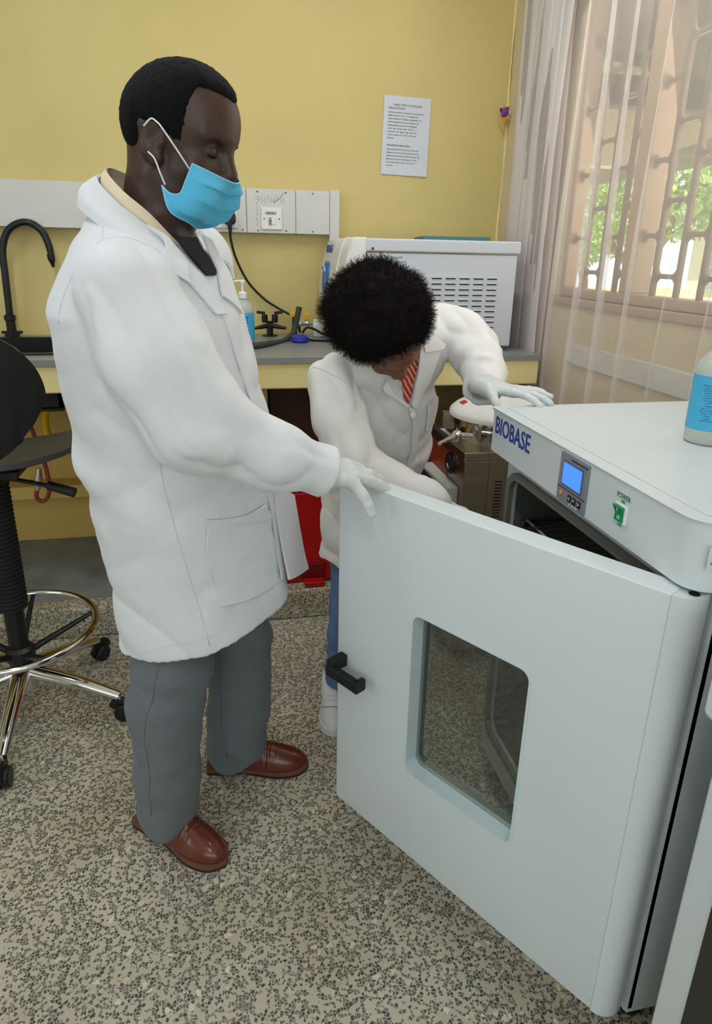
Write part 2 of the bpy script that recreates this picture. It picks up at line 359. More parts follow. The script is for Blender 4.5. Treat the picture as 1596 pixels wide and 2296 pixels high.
for yy in (0.4, 3.35): 
    box('rafter', 1.6, 4.5, yy-0.05, yy+0.05, 2.12, 2.25, M_eave, vr)
    box('post', 4.3, 4.45, yy-0.1, yy+0.1, -0.36, 2.3, M_peach, vr)
bm = prism_bm([(1.75, 2.7), (3.5, 2.42), (3.5, 2.25), (2.7, 1.98), (1.75, 1.98)], 4.3, 4.45, 'y'); bm_link('gable_panel', bm, M_peach, vr)
bd = thing('classroom_block', 'pale building with a small-paned grid window across the yard', 'building', (15, 9, -0.36))
box('wall', 15, 19, 2.5, 19.6, -0.36, 3.0, M_peach, bd); box('plinth', 14.9, 15.0, 2.5, 19.6, -0.36, 0.2, M_eave, bd)
bm = prism_bm([(14.2, 2.9), (19.8, 2.9), (17, 4.6)], 2, 20, 'y'); bm_link('roof', bm, M_eave, bd)
M_win_dark = mat('far_window_glass', (150, 160, 170), 0.2)
for k, yy in enumerate((4.2, 7.4, 10.6, 14.2, 18.0)):
    w = box('window', 14.93, 15.0, yy-0.9, yy+0.9, 0.5, 2.3, M_white, bd)
    for i in range(4):
        for j in range(5): box('pane', 14.915, 14.93, yy-0.86+i*0.435, yy-0.86+i*0.435+0.40, 0.54+j*0.35, 0.54+j*0.35+0.31, M_win_dark, w)
def tree(px, py, h, r, label):
    t = thing('yard_tree', label, 'tree', (px, py, -0.36), 'trees in the yard')
    tube('trunk', [(px, py, -0.36), (px+0.1, py+0.05, 0.6), (px-0.1, py+0.2, h*0.55), (px, py, h)], [0.2, 0.16, 0.12, 0.06], M_bark, t)
    tube('branch', [(px-0.05, py+0.15, h*0.35), (px-0.5, py+0.9, h*0.6), (px-0.6, py+1.4, h*0.9)], [0.11, 0.08, 0.03], M_bark, t)
    tube('branch', [(px, py+0.1, h*0.4), (px-0.2, py-0.8, h*0.7), (px-0.3, py-1.3, h)], [0.1, 0.07, 0.03], M_bark, t)
    V = []; F = []
    for k in range(2600):
        u = RNG.normal(size=3); u /= np.linalg.norm(u); p = np.array([px, py, h])+u*np.array([r, r, r*0.62])*RNG.uniform(0.35, 1)**0.5
        a = RNG.normal(size=3); a /= np.linalg.norm(a); b = np.cross(a, RNG.normal(size=3)); b /= np.linalg.norm(b); s = RNG.uniform(0.08, 0.17)
        i = len(V); V += [p-a*s, p+b*s*0.45, p+a*s, p-b*s*0.45]; F.append((i, i+1, i+2, i+3))
    o = pyd('foliage', V, F, M_leaf, t, recalc=False); o['kind'] = 'stuff'
tree(9.8, 14.2, 2.9, 1.9, 'leafy tree in the yard with a leaning pale trunk, left of the grid window')
tree(9.3, 18.6, 2.4, 2.4, 'distant round leafy tree at the far left end of the yard')
tree(13.2, 23.0, 2.8, 2.5, 'distant leafy tree standing beyond the end of the pale building')
tree(6.2, 15.6, 1.9, 1.7, 'low bushy tree nearest the left end of the barred window')
bk = thing('blue_tank', 'small pale blue water tank standing far across the yard', 'tank', (13.0, 12.2, -0.36))
lathe('barrel', [(0.45, 0), (0.5, 0.05), (0.5, 0.85), (0.42, 0.95)], (13, 12.2, -0.36), mat('pale_blue_tank', (120, 190, 225), 0.5), bk)
lathe('lid', [(0.2, 0.0), (0.2, 0.06), (0.05, 0.08)], (13, 12.2, 0.59), mat('pale_blue_tank', (120, 190, 225), 0.5), bk)
# curtain: sheer voile with gathered folds
def curtain():
    ys = []; y = 2.955
    V = []; F = []; nz = 26; cols = []
    # arc-length parameter: dense gathers at the left end, loose folds further along
    n = 520; s = np.linspace(0, 1, n)
    yy = np.where(s < 0.36, 2.755-(s/0.36)*0.36, 2.395-((s-0.36)/0.64)*1.75)
    for k in range(n):
        sk = s[k]
        if sk < 0.36:
            ph = sk/0.36*2*math.pi*7.0; A = 0.026; sway = 0.012*math.sin(ph*0.5+0.6); dy = 0.052*math.sin(2*ph+0.5)
        else:
            u = (sk-0.36)/0.64; ph = 2*math.pi*7.0+u*2*math.pi*11; A = 0.022; sway = 0.010*math.sin(u*17); dy = (0.036+0.010*math.sin(u*9))*math.sin(ph*1.0+1.9)
        for i in range(nz):
            z = 0.03+(2.62-0.03)*i/(nz-1); w = 0.75+0.35*math.sin(i*0.35+sk*8)
            g = 1.0-0.25*(z/2.62)
            x = 1.215+A*math.sin(ph)*w*g+sway*0.6
            x = min(max(x, 1.198), 1.258)
            V.append((x, yy[k]+dy*g+0.012*math.sin(z*2.3+sk*30)+ (2.62-z)*0.02*(1-sk), z))
    for k in range(n-1):
        for i in range(nz-1): F.append((k*nz+i, (k+1)*nz+i, (k+1)*nz+i+1, k*nz+i+1))
    V = [(v[0], min(v[1], 2.985), v[2]) for v in V]
    return V, F
V, F = curtain()
cu = pyd('curtain', V, F, M_sheer, None, True, recalc=False); cu.data.materials.append(M_gather); cu.data.polygons.foreach_set('material_index', [1 if k < int(519*0.36)*25 else 0 for k in range(len(cu.data.polygons))]); tag(cu, 'sheer white voile curtain hanging in folds before the barred window', 'curtain')
rod = thing('curtain_rail', 'white curtain rail above the barred window', 'curtain rail', (1.215, 1.6, 2.62))
tube('rail', [(1.215, 0.3, 2.635), (1.215, 2.98, 2.635)], 0.011, M_white, rod, sm=0)
for y in (0.4, 1.6, 2.9): box('bracket', 1.215, WX, y-0.01, y+0.01, 2.628, 2.644, M_white, rod)
# ceiling lamp (above the frame)
def batten(x, y, lab):
    t = thing('ceiling_lamp', lab, 'lamp', (x, y, 2.83), 'ceiling battens')
    box('housing', x-0.05, x+0.05, y-0.62, y+0.62, 2.86, 2.9, M_white, t, 0.006)
    tube('fluorescent_tube', [(x, y-0.59, 2.835), (x, y+0.59, 2.835)], 0.013, mat('tube_glow', (255, 255, 255), emit=(255, 250, 240), estr=6.0), t, sm=0)
    o = add_light('lamp_light', 'AREA', (x, y, 2.80), (x, y, 0), 11, (0.88, 0.94, 1.0), 0.08, 1.15); o.parent = t; o.location = (0, 0, -0.03); o.rotation_euler = (0, 0, 0)
batten(-0.75, 1.5, 'white fluorescent batten on the ceiling nearer the sink'); batten(0.50, 1.75, 'white fluorescent batten on the ceiling above the oven and autoclaves'); batten(-0.2, -0.7, 'white fluorescent batten on the ceiling near the rear wall')
# ------------------------------------------------------------------ bench along the back wall, on a terrazzo plinth
BY, BZ = 2.30, 1.05
struct(box('floor_plinth', -3.15, WX, BY, BW, 0.0, 0.125, M_floor, None, 0.008))
struct(box('trim_2', -3.15, 0.15, BY+0.07, BW, 0.125, 0.128, M_grey_paint))
bench = thing('lab_bench', 'long grey-topped bench with yellow painted front along back wall', 'bench', (-0.9, 2.65, 0.125))
bm = bmesh.new()   # worktop with the sink cut out
SX0, SX1, SY0, SY1 = -1.12, -0.56, 2.42, 2.86
bx(bm, -3.14, SX0, BY-0.01, BW-0.003, BZ-0.02, BZ); bx(bm, SX1, 1.185, BY-0.01, BW-0.003, BZ-0.02, BZ); bx(bm, SX0, SX1, BY-0.01, SY0, BZ-0.02, BZ); bx(bm, SX0, SX1, SY1, BW-0.003, BZ-0.02, BZ)
bm_link('worktop', bm, M_bench, bench)
box('front_board', -3.14, 1.185, BY, BY+0.05, 0.937, BZ-0.02, M_fascia, bench, 0.006)
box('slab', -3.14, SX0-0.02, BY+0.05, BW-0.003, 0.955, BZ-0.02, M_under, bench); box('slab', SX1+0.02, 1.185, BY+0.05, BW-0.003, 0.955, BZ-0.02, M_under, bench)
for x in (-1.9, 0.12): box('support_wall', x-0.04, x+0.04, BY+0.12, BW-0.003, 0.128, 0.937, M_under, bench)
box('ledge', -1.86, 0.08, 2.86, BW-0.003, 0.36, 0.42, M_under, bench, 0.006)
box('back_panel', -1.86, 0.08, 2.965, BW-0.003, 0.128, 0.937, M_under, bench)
cb = thing('under_bench_cabinet', 'dark brown wooden cabinet under the bench behind the woman', 'cabinet', (0.44, 2.62, 0.125))
box('carcass', 0.17, 0.72, BY+0.30, 2.96, 0.127, 0.92, M_brown, cb, 0.004)
for k in range(2):
    d = box('door', 0.18+k*0.268, 0.44+k*0.268, BY+0.28, BY+0.30, 0.16, 0.905, M_brown, cb, 0.003)
    lathe('knob', [(0.008, 0), (0.008, 0.012), (0.014, 0.018), (0.010, 0.026)], (0.42+k*0.05, BY+0.28, 0.6), M_steel_dark, d, axis=(0, -1, 0), n=14)
sk = thing('sink', 'black basin sunk in the grey worktop below the gooseneck tap', 'sink', (-0.84, 2.64, 0.85))
bm = bmesh.new(); bx(bm, SX0, SX1, SY0, SY1, 0.85, 0.865)
for a in ((SX0, SX0+0.012, SY0, SY1), (SX1-0.012, SX1, SY0, SY1), (SX0, SX1, SY0, SY0+0.012), (SX0, SX1, SY1-0.012, SY1)): bx(bm, *a, 0.86, BZ-0.001)
bm_link('basin', bm, M_sink, sk)
bm = ring_prism(rrect(SX0-0.02, SX1+0.02, SY0-0.02, SY1+0.02, 0.03), rrect(SX0+0.006, SX1-0.006, SY0+0.006, SY1-0.006, 0.03), BZ, BZ+0.006, 'z'); bm_link('rim', bm, M_sink, sk)
lathe('drain', [(0.035, 0), (0.035, 0.004), (0.02, 0.002)], (-0.84, 2.64, 0.865), M_steel_dark, sk)
# ================================================================== DRYING OVEN
OX, OY0, OY1, OB = 0.629, 0.697, 1.4176, 1.185
oven = thing('drying_oven', 'large white laboratory drying oven with its windowed door swung open', 'oven', ((OX+OB)/2, (OY0+OY1)/2, 0.0))
bm = bmesh.new(); b2 = prism_bm([(OX, OY1), (OB, OY1), (OB, OY0), (OX, OY0)], 0.9566, 1.062, 'z')
ve = [e for e in b2.edges if abs(e.verts[0].co.z-e.verts[1].co.z) > 0.05]
near = [e for e in ve if abs(e.verts[0].co.x-OX) < 1e-4 and abs(e.verts[0].co.y-OY0) < 1e-4]
bmesh.ops.bevel(b2, geom=near, offset=0.042, segments=8, profile=0.5, affect='EDGES')
te = [e for e in b2.edges if e.verts[0].co.z > 1.06 and e.verts[1].co.z > 1.06]
bmesh.ops.bevel(b2, geom=te, offset=0.006, segments=3, profile=0.5, affect='EDGES')
hood = bm_link('hood', b2, M_oven, oven, True); sharp(hood, 30)
# folded lid sheet on top
box('lid_sheet', OX+0.026, OB-0.01, OY0+0.03, OY1-0.018, 1.062, 1.0635, M_oven, oven, 0.0005, 1)
# body: panels round a steel chamber
CY0, CY1, CZ0, CZ1 = 0.80, 1.385, 0.165, 0.905
FXB = OX+0.052
box('side_panel', FXB, OB, OY1-0.012, OY1-0.004, 0.07, 0.9566, M_oven, oven); box('side_panel', FXB, OB, OY0+0.008, OY0+0.016, 0.07, 0.9566, M_oven, oven, 0.002)
box('back_panel', OB-0.01, OB, OY0+0.016, OY1-0.012, 0.07, 0.9566, M_oven, oven)
box('base_panel', FXB, OB-0.01, OY0+0.016, OY1-0.012, 0.07, 0.085, M_oven, oven)
o4 = [(y, z) for y, z in rrect(OY0+0.008, OY1-0.004, 0.075, 0.9560, 0.006, 6)]; i4 = rrect(CY0, CY1, CZ0, CZ1, 0.045, 6)
bm = ring_prism(o4, i4, FXB-0.004, FXB+0.01, 'x'); bm_link('front_frame', bm, M_oven, oven)
bm = ring_prism(rrect(CY0-0.012, CY1+0.012, CZ0-0.012, CZ1+0.012, 0.055, 6), rrect(CY0+0.006, CY1-0.006, CZ0+0.006, CZ1-0.006, 0.04, 6), FXB-0.014, FXB-0.002, 'x')
gk = bm_link('door_gasket', bm, mat('grey_silicone', (120, 120, 112), 0.6), oven)
bm = ring_prism(rrect(CY0-0.004, CY1+0.004, CZ0-0.004, CZ1+0.004, 0.045, 6), rrect(CY0, CY1, CZ0, CZ1, 0.04, 6), FXB+0.01, OB-0.06, 'x'); bm_link('chamber', bm, mat('chamber_steel', (150, 150, 146), 0.4, metal=0.7), oven)
box('chamber_back', OB-0.064, OB-0.06, CY0-0.01, CY1+0.01, CZ0-0.01, CZ1+0.01, MATS['chamber_steel'], oven)
for k in range(5):
    z = 0.22+k*0.14
    for y in (CY0+0.012, CY1-0.012): box('shelf_rail', FXB+0.03, OB-0.08, y-0.004, y+0.004, z-0.012, z, M_chrome, oven)
def rack(z, lab):
    t = thing('wire_rack', lab, 'rack', (0.9, (CY0+CY1)/2, z), 'racks in the oven')
    P = [(FXB+0.04, CY0+0.012), (OB-0.085, CY0+0.012), (OB-0.085, CY1-0.012), (FXB+0.04, CY1-0.012)]
    for k in range(4): tube('edge_wire', [P[k]+(z+0.004,), P[(k+1) % 4]+(z+0.004,)], 0.004, M_chrome, t, 6, sm=0)
    for k in range(18):
        y = CY0+0.04+k*(CY1-CY0-0.08)/17; tube('wire', [(FXB+0.04, y, z+0.006), (OB-0.085, y, z+0.006)], 0.0018, M_chrome, t, 5, sm=0)
    return t
rack(0.50, 'chrome wire rack on the middle runners inside the oven'); rack(0.78, 'chrome wire rack on the top runners inside the oven')
M_flask = mat('lab_glass', (215, 240, 235), 0.03, trans=0.9, ior=1.2)
for k, (x, y, lab) in enumerate(((0.80, 0.95, 'small glass beaker on the oven rack nearest the hinge'), (0.86, 1.12, 'small glass beaker in the middle of the oven rack'))):
    b = thing('beaker', lab, 'beaker', (x, y, 0.508), 'beakers in the oven')
    lathe('wall', [(0.034, 0), (0.036, 0.004), (0.036, 0.09), (0.040, 0.098), (0.038, 0.098), (0.033, 0.088), (0.033, 0.006)], (x, y, 0.508), M_flask, b)
for x in (FXB+0.05, OB-0.06):
    for y in (OY0+0.06, OY1-0.06): lathe('foot', [(0.022, 0), (0.024, 0.01), (0.018, 0.02), (0.018, 0.07)], (x, y, 0.0), M_rubber, oven, n=16)
# hood lettering and controls
def TH(y, z, dx=0.0006): return basis((OX-dx, y, z), (0, -1, 0), (0, 0, 1), (-1, 0, 0))
text('brand_lettering', 'BIOBASE', 0.056, TH(1.312, 1.022), M_inkb, oven, sx=0.86, bold=0.0008)
pn = box('control_panel', OX-0.004, OX+0.001, 0.985, 1.085, 0.958, 1.052, mat('panel_grey', (128, 132, 140), 0.4), oven, 0.0012, 1)
box('screen_bezel', OX-0.0048, OX-0.003, 0.999, 1.072, 0.991, 1.040, mat('bezel', (92, 96, 108), 0.35), pn)
box('screen', OX-0.0056, OX-0.0046, 1.003, 1.068, 0.995, 1.036, mat('lit_lcd', (60, 120, 250), 0.3, emit=(70, 135, 255), estr=1.0), pn)
box('stripe', OX-0.0046, OX-0.0038, 0.986, 1.084, 0.985, 0.9875, mat('stripe_brown', (96, 60, 44), 0.4), pn)
for k in range(3): 
    kb = box('key', OX-0.0056, OX-0.0035, 1.030-k*0.017, 1.042-k*0.017, 0.966, 0.980, M_black, pn, 0.001, 1)
    text('key_mark', '<^>'[k], 0.012, TH(1.036-k*0.017, 0.973, 0.006), M_white, kb)
lathe('indicator', [(0.005, 0), (0.005, 0.002), (0.003, 0.003)], (OX-0.004, 1.068, 0.974), mat('orange_led', (230, 140, 70), 0.3), pn, axis=(-1, 0, 0), n=14)
text('panel_print', 'INTELLIGENT CONTROLLER', 0.0045, TH(1.015, 1.046, 0.0045), M_ink, pn)
text('key_print', 'SET  RUN  LOCK', 0.004, TH(1.02, 0.9625, 0.0045), M_white, pn)
sp = box('switch_plate', OX-0.0012, OX+0.001, 0.856, 0.903, 0.982, 1.040, mat('switch_plate_film', (206, 214, 212), 0.3), oven)
text('switch_print', 'POWER', 0.0125, TH(0.880, 1.0345, 0.0014), mat('green_print', (20, 110, 90), 0.5), sp, sx=0.85)
text('switch_print', 'ON', 0.008, TH(0.880, 1.0265, 0.0014), MATS['green_print'], sp, sx=0.85); text('switch_print', 'OFF', 0.008, TH(0.880, 0.9862, 0.0014), MATS['green_print'], sp, sx=0.85)
sw = box('rocker_frame', OX-0.005, OX, 0.864, 0.896, 0.9905, 1.0225, M_white, oven, 0.001, 1)
bm = prism_bm([(OX-0.003, 0.993), (OX-0.006, 0.993), (OX-0.0055, 1.006), (OX-0.012, 1.020), (OX-0.003, 1.020)], 0.868, 0.892, 'y'); 
for v in bm.verts: pass
bm_link('rocker', bm, mat('green_rocker', (8, 128, 84), 0.25, emit=(6, 120, 70), estr=0.15), sw)
text('rocker_print', 'O', 0.009, TH(0.880, 0.9995, 0.0064), M_white, sw); text('rocker_print', 'I', 0.008, TH(0.880, 1.014, 0.0105), M_white, sw)
pl = box('rating_label', 0.642, 0.70, OY0-0.0008, OY0+0.0002, 0.995, 1.03, M_paper, oven)
text('rating_print', '220V 50Hz', 0.006, basis((0.672, OY0-0.0012, 1.018), (1, 0, 0), (0, 0, 1), (0, -1, 0)), M_ink, pl)
text('rating_print', 'No.', 0.006, basis((0.652, OY0-0.0012, 1.004), (1, 0, 0), (0, 0, 1), (0, -1, 0)), M_ink, pl)
# door, swung open about the near front corner
DF = np.array([0.2335, 1.293]); DH = np.array([0.630, 0.682]); dw = float(np.linalg.norm(DH-DF)); du = (DH-DF)/dw; dn = np.array([du[1], -du[0]])
if dn @ (-DF) < 0: dn = -dn
TD = basis((DF[0], DF[1], 0), (du[0], du[1], 0), (dn[0], dn[1], 0), (0, 0, 1))
DZ0, DZ1, DT = 0.0876, 0.951, 0.046
bm = ring_prism(rrect(0, dw-0.036, DZ0, DZ1, 0.0001, 6), rrect(0.222, 0.494, 0.319, 0.716, 0.022, 6), -DT, 0, 'y')
bmesh.ops.remove_doubles(bm, verts=bm.verts, dist=0.0004)
def ee(f): return [e for e in bm.edges if all(f(v.co) for v in e.verts)]
bmesh.ops.bevel(bm, geom=ee(lambda c: c.y > -1e-4 and (c.x < 1e-3 or c.z < DZ0+1e-3 or c.z > DZ1-1e-3) and c.x < dw and not (0.2 < c.x < 0.52 and 0.3 < c.z < 0.73)), offset=0.005, segments=3, profile=0.5, affect='EDGES')
k2 = prism_bm([(dw-0.0365, 0.0)]+[(dw-0.036+0.036*math.sin(a), -0.036+0.036*math.cos(a)) for a in np.linspace(0, math.pi/2, 9)]+[(dw, -DT), (dw-0.0365, -DT)], DZ0, DZ1-0.001, 'z')
me = bpy.data.meshes.new('t'); k2.to_mesh(me); k2.free(); bm.from_mesh(me); bpy.data.meshes.remove(me)
door = bm_link('door', bm, M_oven, oven, True, TD); sharp(door, 30)
def dbox(name, u0, u1, w0, w1, z0, z1, m, bev=0.0): return box(name, u0, u1, w0, w1, z0, z1, m, door, bev, 2, TD)
bm = ring_prism(rrect(0.2195, 0.4965, 0.3165, 0.7185, 0.024, 6), rrect(0.2245, 0.4915, 0.3215, 0.7135, 0.020, 6), -0.034, 0.0012, 'y'); bm_link('window_surround', bm, mat('pale_surround', (206, 220, 222), 0.35), door, False, TD)
M_dglass = bpy.data.materials.new('oven_window_glass'); M_dglass.use_nodes = True; nt = M_dglass.node_tree; nt.nodes.remove(nt.nodes['Principled BSDF'])
tr = nt.nodes.new('ShaderNodeBsdfTransparent'); tr.inputs[0].default_value = (0.82, 0.86, 0.83, 1); gl = nt.nodes.new('ShaderNodeBsdfGlossy'); gl.inputs['Roughness'].default_value = 0.01; mx = nt.nodes.new('ShaderNodeMixShader'); mx.inputs[0].default_value = 0.10
nt.links.new(tr.outputs[0], mx.inputs[1]); nt.links.new(gl.outputs[0], mx.inputs[2]); nt.links.new(mx.outputs[0], nt.nodes['Material Output'].inputs[0])
dbox('window_pane', 0.224, 0.492, -0.038, -0.034, 0.321, 0.714, M_dglass)
bm = ring_prism(rrect(0.04, dw-0.05, DZ0+0.05, DZ1-0.04, 0.03, 6), rrect(0.2245, 0.4915, 0.3215, 0.7135, 0.020, 6), -DT-0.012, -DT+0.0005, 'y'); bm_link('inner_lining', bm, M_steel, door, False, TD)
hz = 0.500
bm = bmesh.new(); bx(bm, 0.014, 0.036, 0.0, 0.046, hz-0.006, hz+0.024, 0.003); bx(bm, 0.014, 0.112, 0.032, 0.050, hz-0.018, hz+0.010, 0.004); bx(bm, 0.102, 0.116, 0.020, 0.050, hz-0.018, hz+0.010, 0.003)
bm_link('handle', bm, M_blackm, door, False, TD)
for z in (DZ0+0.02, DZ1-0.012): lathe('hinge', [(0.008, 0), (0.008, 0.012)], (DH[0]+0.014, DH[1]+0.028, z), M_steel_dark, oven, n=12)
# ------------------------------------------------------------------ neighbouring appliance at the right edge
inc = thing('incubator', 'white appliance standing beside the oven at the right edge of the picture', 'incubator', (0.9, 0.32, 0))
box('body', 0.655, 1.18, 0.04, 0.60, 0.06, 0.835, M_ovenin, inc, 0.006)
box('hood', 0.597, 1.18, 0.035, 0.605, 0.835, 0.97, M_oven, inc, 0.008)
d = box('door', 0.632, 0.655, 0.045, 0.602, 0.08, 0.832, M_oven, inc, 0.005)
box('door_window', 0.629, 0.633, 0.12, 0.548, 0.12, 0.78, mat('smoked_glass', (46, 44, 42), 0.15), d, 0.001, 1)
for y in (0.1, 0.54): 
    for x in (0.7, 1.12): lathe('foot', [(0.02, 0), (0.02, 0.06)], (x, y, 0), M_rubber, inc, n=14)
# ------------------------------------------------------------------ sanitiser bottles
def sanitizer(x, y, z, s, lab, back):
    t = thing('sanitizer_bottle', lab, 'bottle', (x, y, z), 'hand sanitiser pump bottles')
    P = lambda pr: [(r*s, h*s) for r, h in pr]
    Mb = mat('hazy_bottle', (214, 220, 206), 0.25, trans=0.35, ior=1.3)
    lathe('bottle_body', P([(0.036, 0), (0.041, 0.003), (0.0425, 0.008), (0.041, 0.012), (0.0425, 0.017), (0.041, 0.021), (0.0425, 0.026), (0.0425, 0.150), (0.040, 0.160), (0.026, 0.178), (0.0155, 0.186), (0.0155, 0.192)]), (x, y, z), Mb, t, n=36)
    lb = lathe('label', P([(0.0418, 0.030), (0.0430, 0.0302), (0.0430, 0.138), (0.0418, 0.1382)]), (x, y, z), mat('blue_label', (70, 172, 214), 0.4), t, n=40)
    lathe('collar', P([(0.0175, 0), (0.0175, 0.020), (0.012, 0.026), (0.006, 0.027)]), (x, y, z+0.192*s), M_white, t, n=24)
    lathe('pump_stem', P([(0.005, 0), (0.005, 0.028), (0.009, 0.030), (0.009, 0.040), (0.004, 0.042)]), (x, y, z+0.218*s), M_white, t, n=14)
    a = math.radians(185 if back else 60); zz = z+0.256*s
    tube('nozzle', [(x-0.008*math.cos(a), y-0.008*math.sin(a), zz), (x+0.02*s*math.cos(a), y+0.02*s*math.sin(a), zz+0.001), (x+0.044*s*math.cos(a), y+0.044*s*math.sin(a), zz-0.004)], [0.006, 0.005, 0.0035], M_white, t)
    tube('dip_tube', [(x, y, z+0.01), (x+0.004, y, z+0.19*s)], 0.0025, M_white, t, 6, sm=0)
    # curved print facing the camera
    ang0 = math.atan2(-y, -x)+ (0.15 if not back else 0.2)
    def line(h, w, hh, dk, da=0.0):
        V = []; F = []; R = 0.0434*s; n = 8
        for k in range(n+1):
            a = ang0+da+(-w/2+w*k/n)/R
            V += [(x+R*math.cos(a), y+R*math.sin(a), z+h*s), (x+R*math.cos(a), y+R*math.sin(a), z+(h+hh)*s)]
        for k in range(n): F.append((2*k, 2*k+2, 2*k+3, 2*k+1))
        pyd('label_print', V, F, dk, lb, recalc=False)
    nav = mat('navy_print', (20, 62, 110), 0.5)
    if back:
        for k, (h, w) in enumerate(((0.12, 0.022), (0.11, 0.016), (0.098, 0.02), (0.086, 0.012), (0.07, 0.02))): line(h, w*s, 0.004, nav)
    else: return t, line, nav, ang0
    return t
sanitizer(0.087, 2.56, 1.05, 0.95, 'small sanitiser pump bottle on the bench near the man', True)
bt, ln, nav, a0 = sanitizer(0.922, 1.070, 1.0635, 0.96, 'large sanitiser pump bottle on top of the oven', False)
def ctext(s, h, size, R=0.0434*0.96, c=(0.922, 1.070, 1.0635)):
    cu = bpy.data.curves.new('label_text', 'FONT'); cu.body = s; cu.size = size; cu.align_x = 'CENTER'; cu.extrude = 0.0
    o = bpy.data.objects.new('tmp', cu); COL.objects.link(o); me = bpy.data.meshes.new_from_object(o.evaluated_get(bpy.context.evaluated_depsgraph_get())); bpy.data.objects.remove(o); bpy.data.curves.remove(cu)
    for v in me.vertices:
        a = a0-0.28+v.co.x/R; v.co = Vector((c[0]+R*math.cos(a), c[1]+R*math.sin(a), c[2]+h+v.co.y))
    par = [q for q in bt.children if q.name.startswith('label')][0]
    link('label_text', me, nav, par)
for s, h, z in (('Directions for use:', 0.104, 0.0042), ('Apply a generous', 0.0990, 0.0036), ('amount on to hands,', 0.0945, 0.0036), ('making sure the', 0.0900, 0.0036), ('skin surface is', 0.0855, 0.0036), ('and safely left until', 0.0810, 0.0036), ('hands together', 0.0765, 0.0036), ('until dry.', 0.0720, 0.0036),
                ('Danger:', 0.0660, 0.0042), ('Store in a cool dry', 0.0610, 0.0036), ('place away from fire,', 0.0565, 0.0036), ('sources or naked', 0.0520, 0.0036), ('flames.', 0.0475, 0.0036), ('Caution:', 0.0420, 0.0042), ('Highly flammable', 0.0375, 0.0036)): ctext(s, h+0.010, z)
# ------------------------------------------------------------------ stainless autoclave on the floor
AX0, AX1, AY0, AY1, AZ = 0.755, 1.185, 1.893, 2.27, 0.80
ac = thing('floor_autoclave', 'stainless steel upright autoclave with white domed lid behind the oven', 'autoclave', (0.97, 2.08, 0))
box('casing', AX0, AX1, AY0, AY1, 0.06, AZ-0.03, M_steel, ac, 0.004)
box('top_plate', AX0-0.006, AX1+0.004, AY0-0.006, AY1+0.004, AZ-0.03, AZ, M_steel, ac, 0.003)
box('side_panel', AX0+0.085, AX1-0.02, AY0-0.004, AY0, 0.10, AZ-0.034, M_steel, ac, 0.001, 1)
for k in range(12): box('vent_slot', 0.862, 0.888, AY0-0.0055, AY0-0.0035, 0.695-k*0.0112, 0.6985-k*0.0112, M_black, ac)
cx, cy = 0.965, 2.075
lathe('vessel_collar', [(0.172, 0.0), (0.172, 0.055), (0.195, 0.056), (0.195, 0.074), (0.17, 0.076)], (cx, cy, AZ), M_chrome, ac, n=48)
ld = lathe('lid', [(0.197, 0.0), (0.197, 0.012), (0.192, 0.020), (0.175, 0.034), (0.14, 0.052), (0.085, 0.068), (0.03, 0.076), (0.004, 0.077)], (cx, cy, AZ+0.077), M_white, ac, n=48)
box('lid_label', cx-0.165, cx-0.145, cy-0.005, cy+0.03, AZ+0.121, AZ+0.1225, mat('red_label', (190, 40, 44), 0.5), ld, T=Matrix.Translation((cx-0.155, cy+0.012, AZ+0.122)) @ Matrix.Rotation(-0.42, 4, 'Y') @ Matrix.Translation((-(cx-0.155), -(cy+0.012), -(AZ+0.122))))
for a in (-2.3, -1.6, 2.9):
    p = Vector((cx+0.19*math.cos(a), cy+0.19*math.sin(a), AZ+0.045)); R = Matrix.Translation(p) @ Matrix.Rotation(a, 4, 'Z')
    bm = bmesh.new(); bx(bm, -0.012, 0.03, -0.022, -0.008, -0.02, 0.035, 0.002); bx(bm, -0.012, 0.03, 0.008, 0.022, -0.02, 0.035, 0.002); bm_link('clamp_lug', bm, M_steel, ac, False, R)
tube('clamp_lever', [(0.79, 1.935, 0.842), (0.74, 1.945, 0.842), (0.70, 1.90, 0.846), (0.645, 1.84, 0.850)], [0.011, 0.013, 0.010, 0.007], M_chrome, ac)
lathe('lever_joint', [(0.017, -0.014), (0.02, 0), (0.017, 0.014)], (0.738, 1.945, 0.842), M_chrome, ac, axis=(0.6, 0.6, 0.2), n=16)
tube('lid_handle', [(0.80, 1.885, 0.868), (0.835, 1.868, 0.868), (0.90, 1.862, 0.868)], 0.006, M_chrome, ac)
tube('handle_grip', [(0.845, 1.866, 0.868), (0.93, 1.860, 0.868)], 0.018, M_black, ac, 16, sm=0)
lathe('pressure_gauge', [(0.036, 0.0), (0.038, 0.012), (0.034, 0.014)], (AX0, 2.01, 0.728), M_steel_dark, ac, axis=(-1, 0, 0))
lathe('gauge_face', [(0.032, 0), (0.032, 0.002)], (AX0-0.0135, 2.01, 0.728), mat('gauge_dark', (52, 48, 44), 0.3), ac, axis=(-1, 0, 0))
box('gauge_needle', AX0-0.0175, AX0-0.0155, 2.0, 2.02, 0.717, 0.72, M_white, ac, T=Matrix.Translation((0, 2.01, 0.72)) @ Matrix.Rotation(0.7, 4, 'X') @ Matrix.Translation((0, -2.01, -0.72)))
box('red_area', AX0-0.0015, AX0, 2.05, 2.255, 0.665, AZ-0.04, mat('brick_red', (148, 58, 34), 0.45), ac)  # flat brick-red area on the casing front above the control box
cp = box('control_box', AX0-0.045, AX0, 1.935, 2.22, 0.44, 0.668, mat('control_box_white', (206, 206, 200), 0.4), ac, 0.005)
box('control_face', AX0-0.0475, AX0-0.0445, 1.95, 2.205, 0.455, 0.655, mat('control_face_dark', (56, 58, 70), 0.35), cp, 0.001, 1)
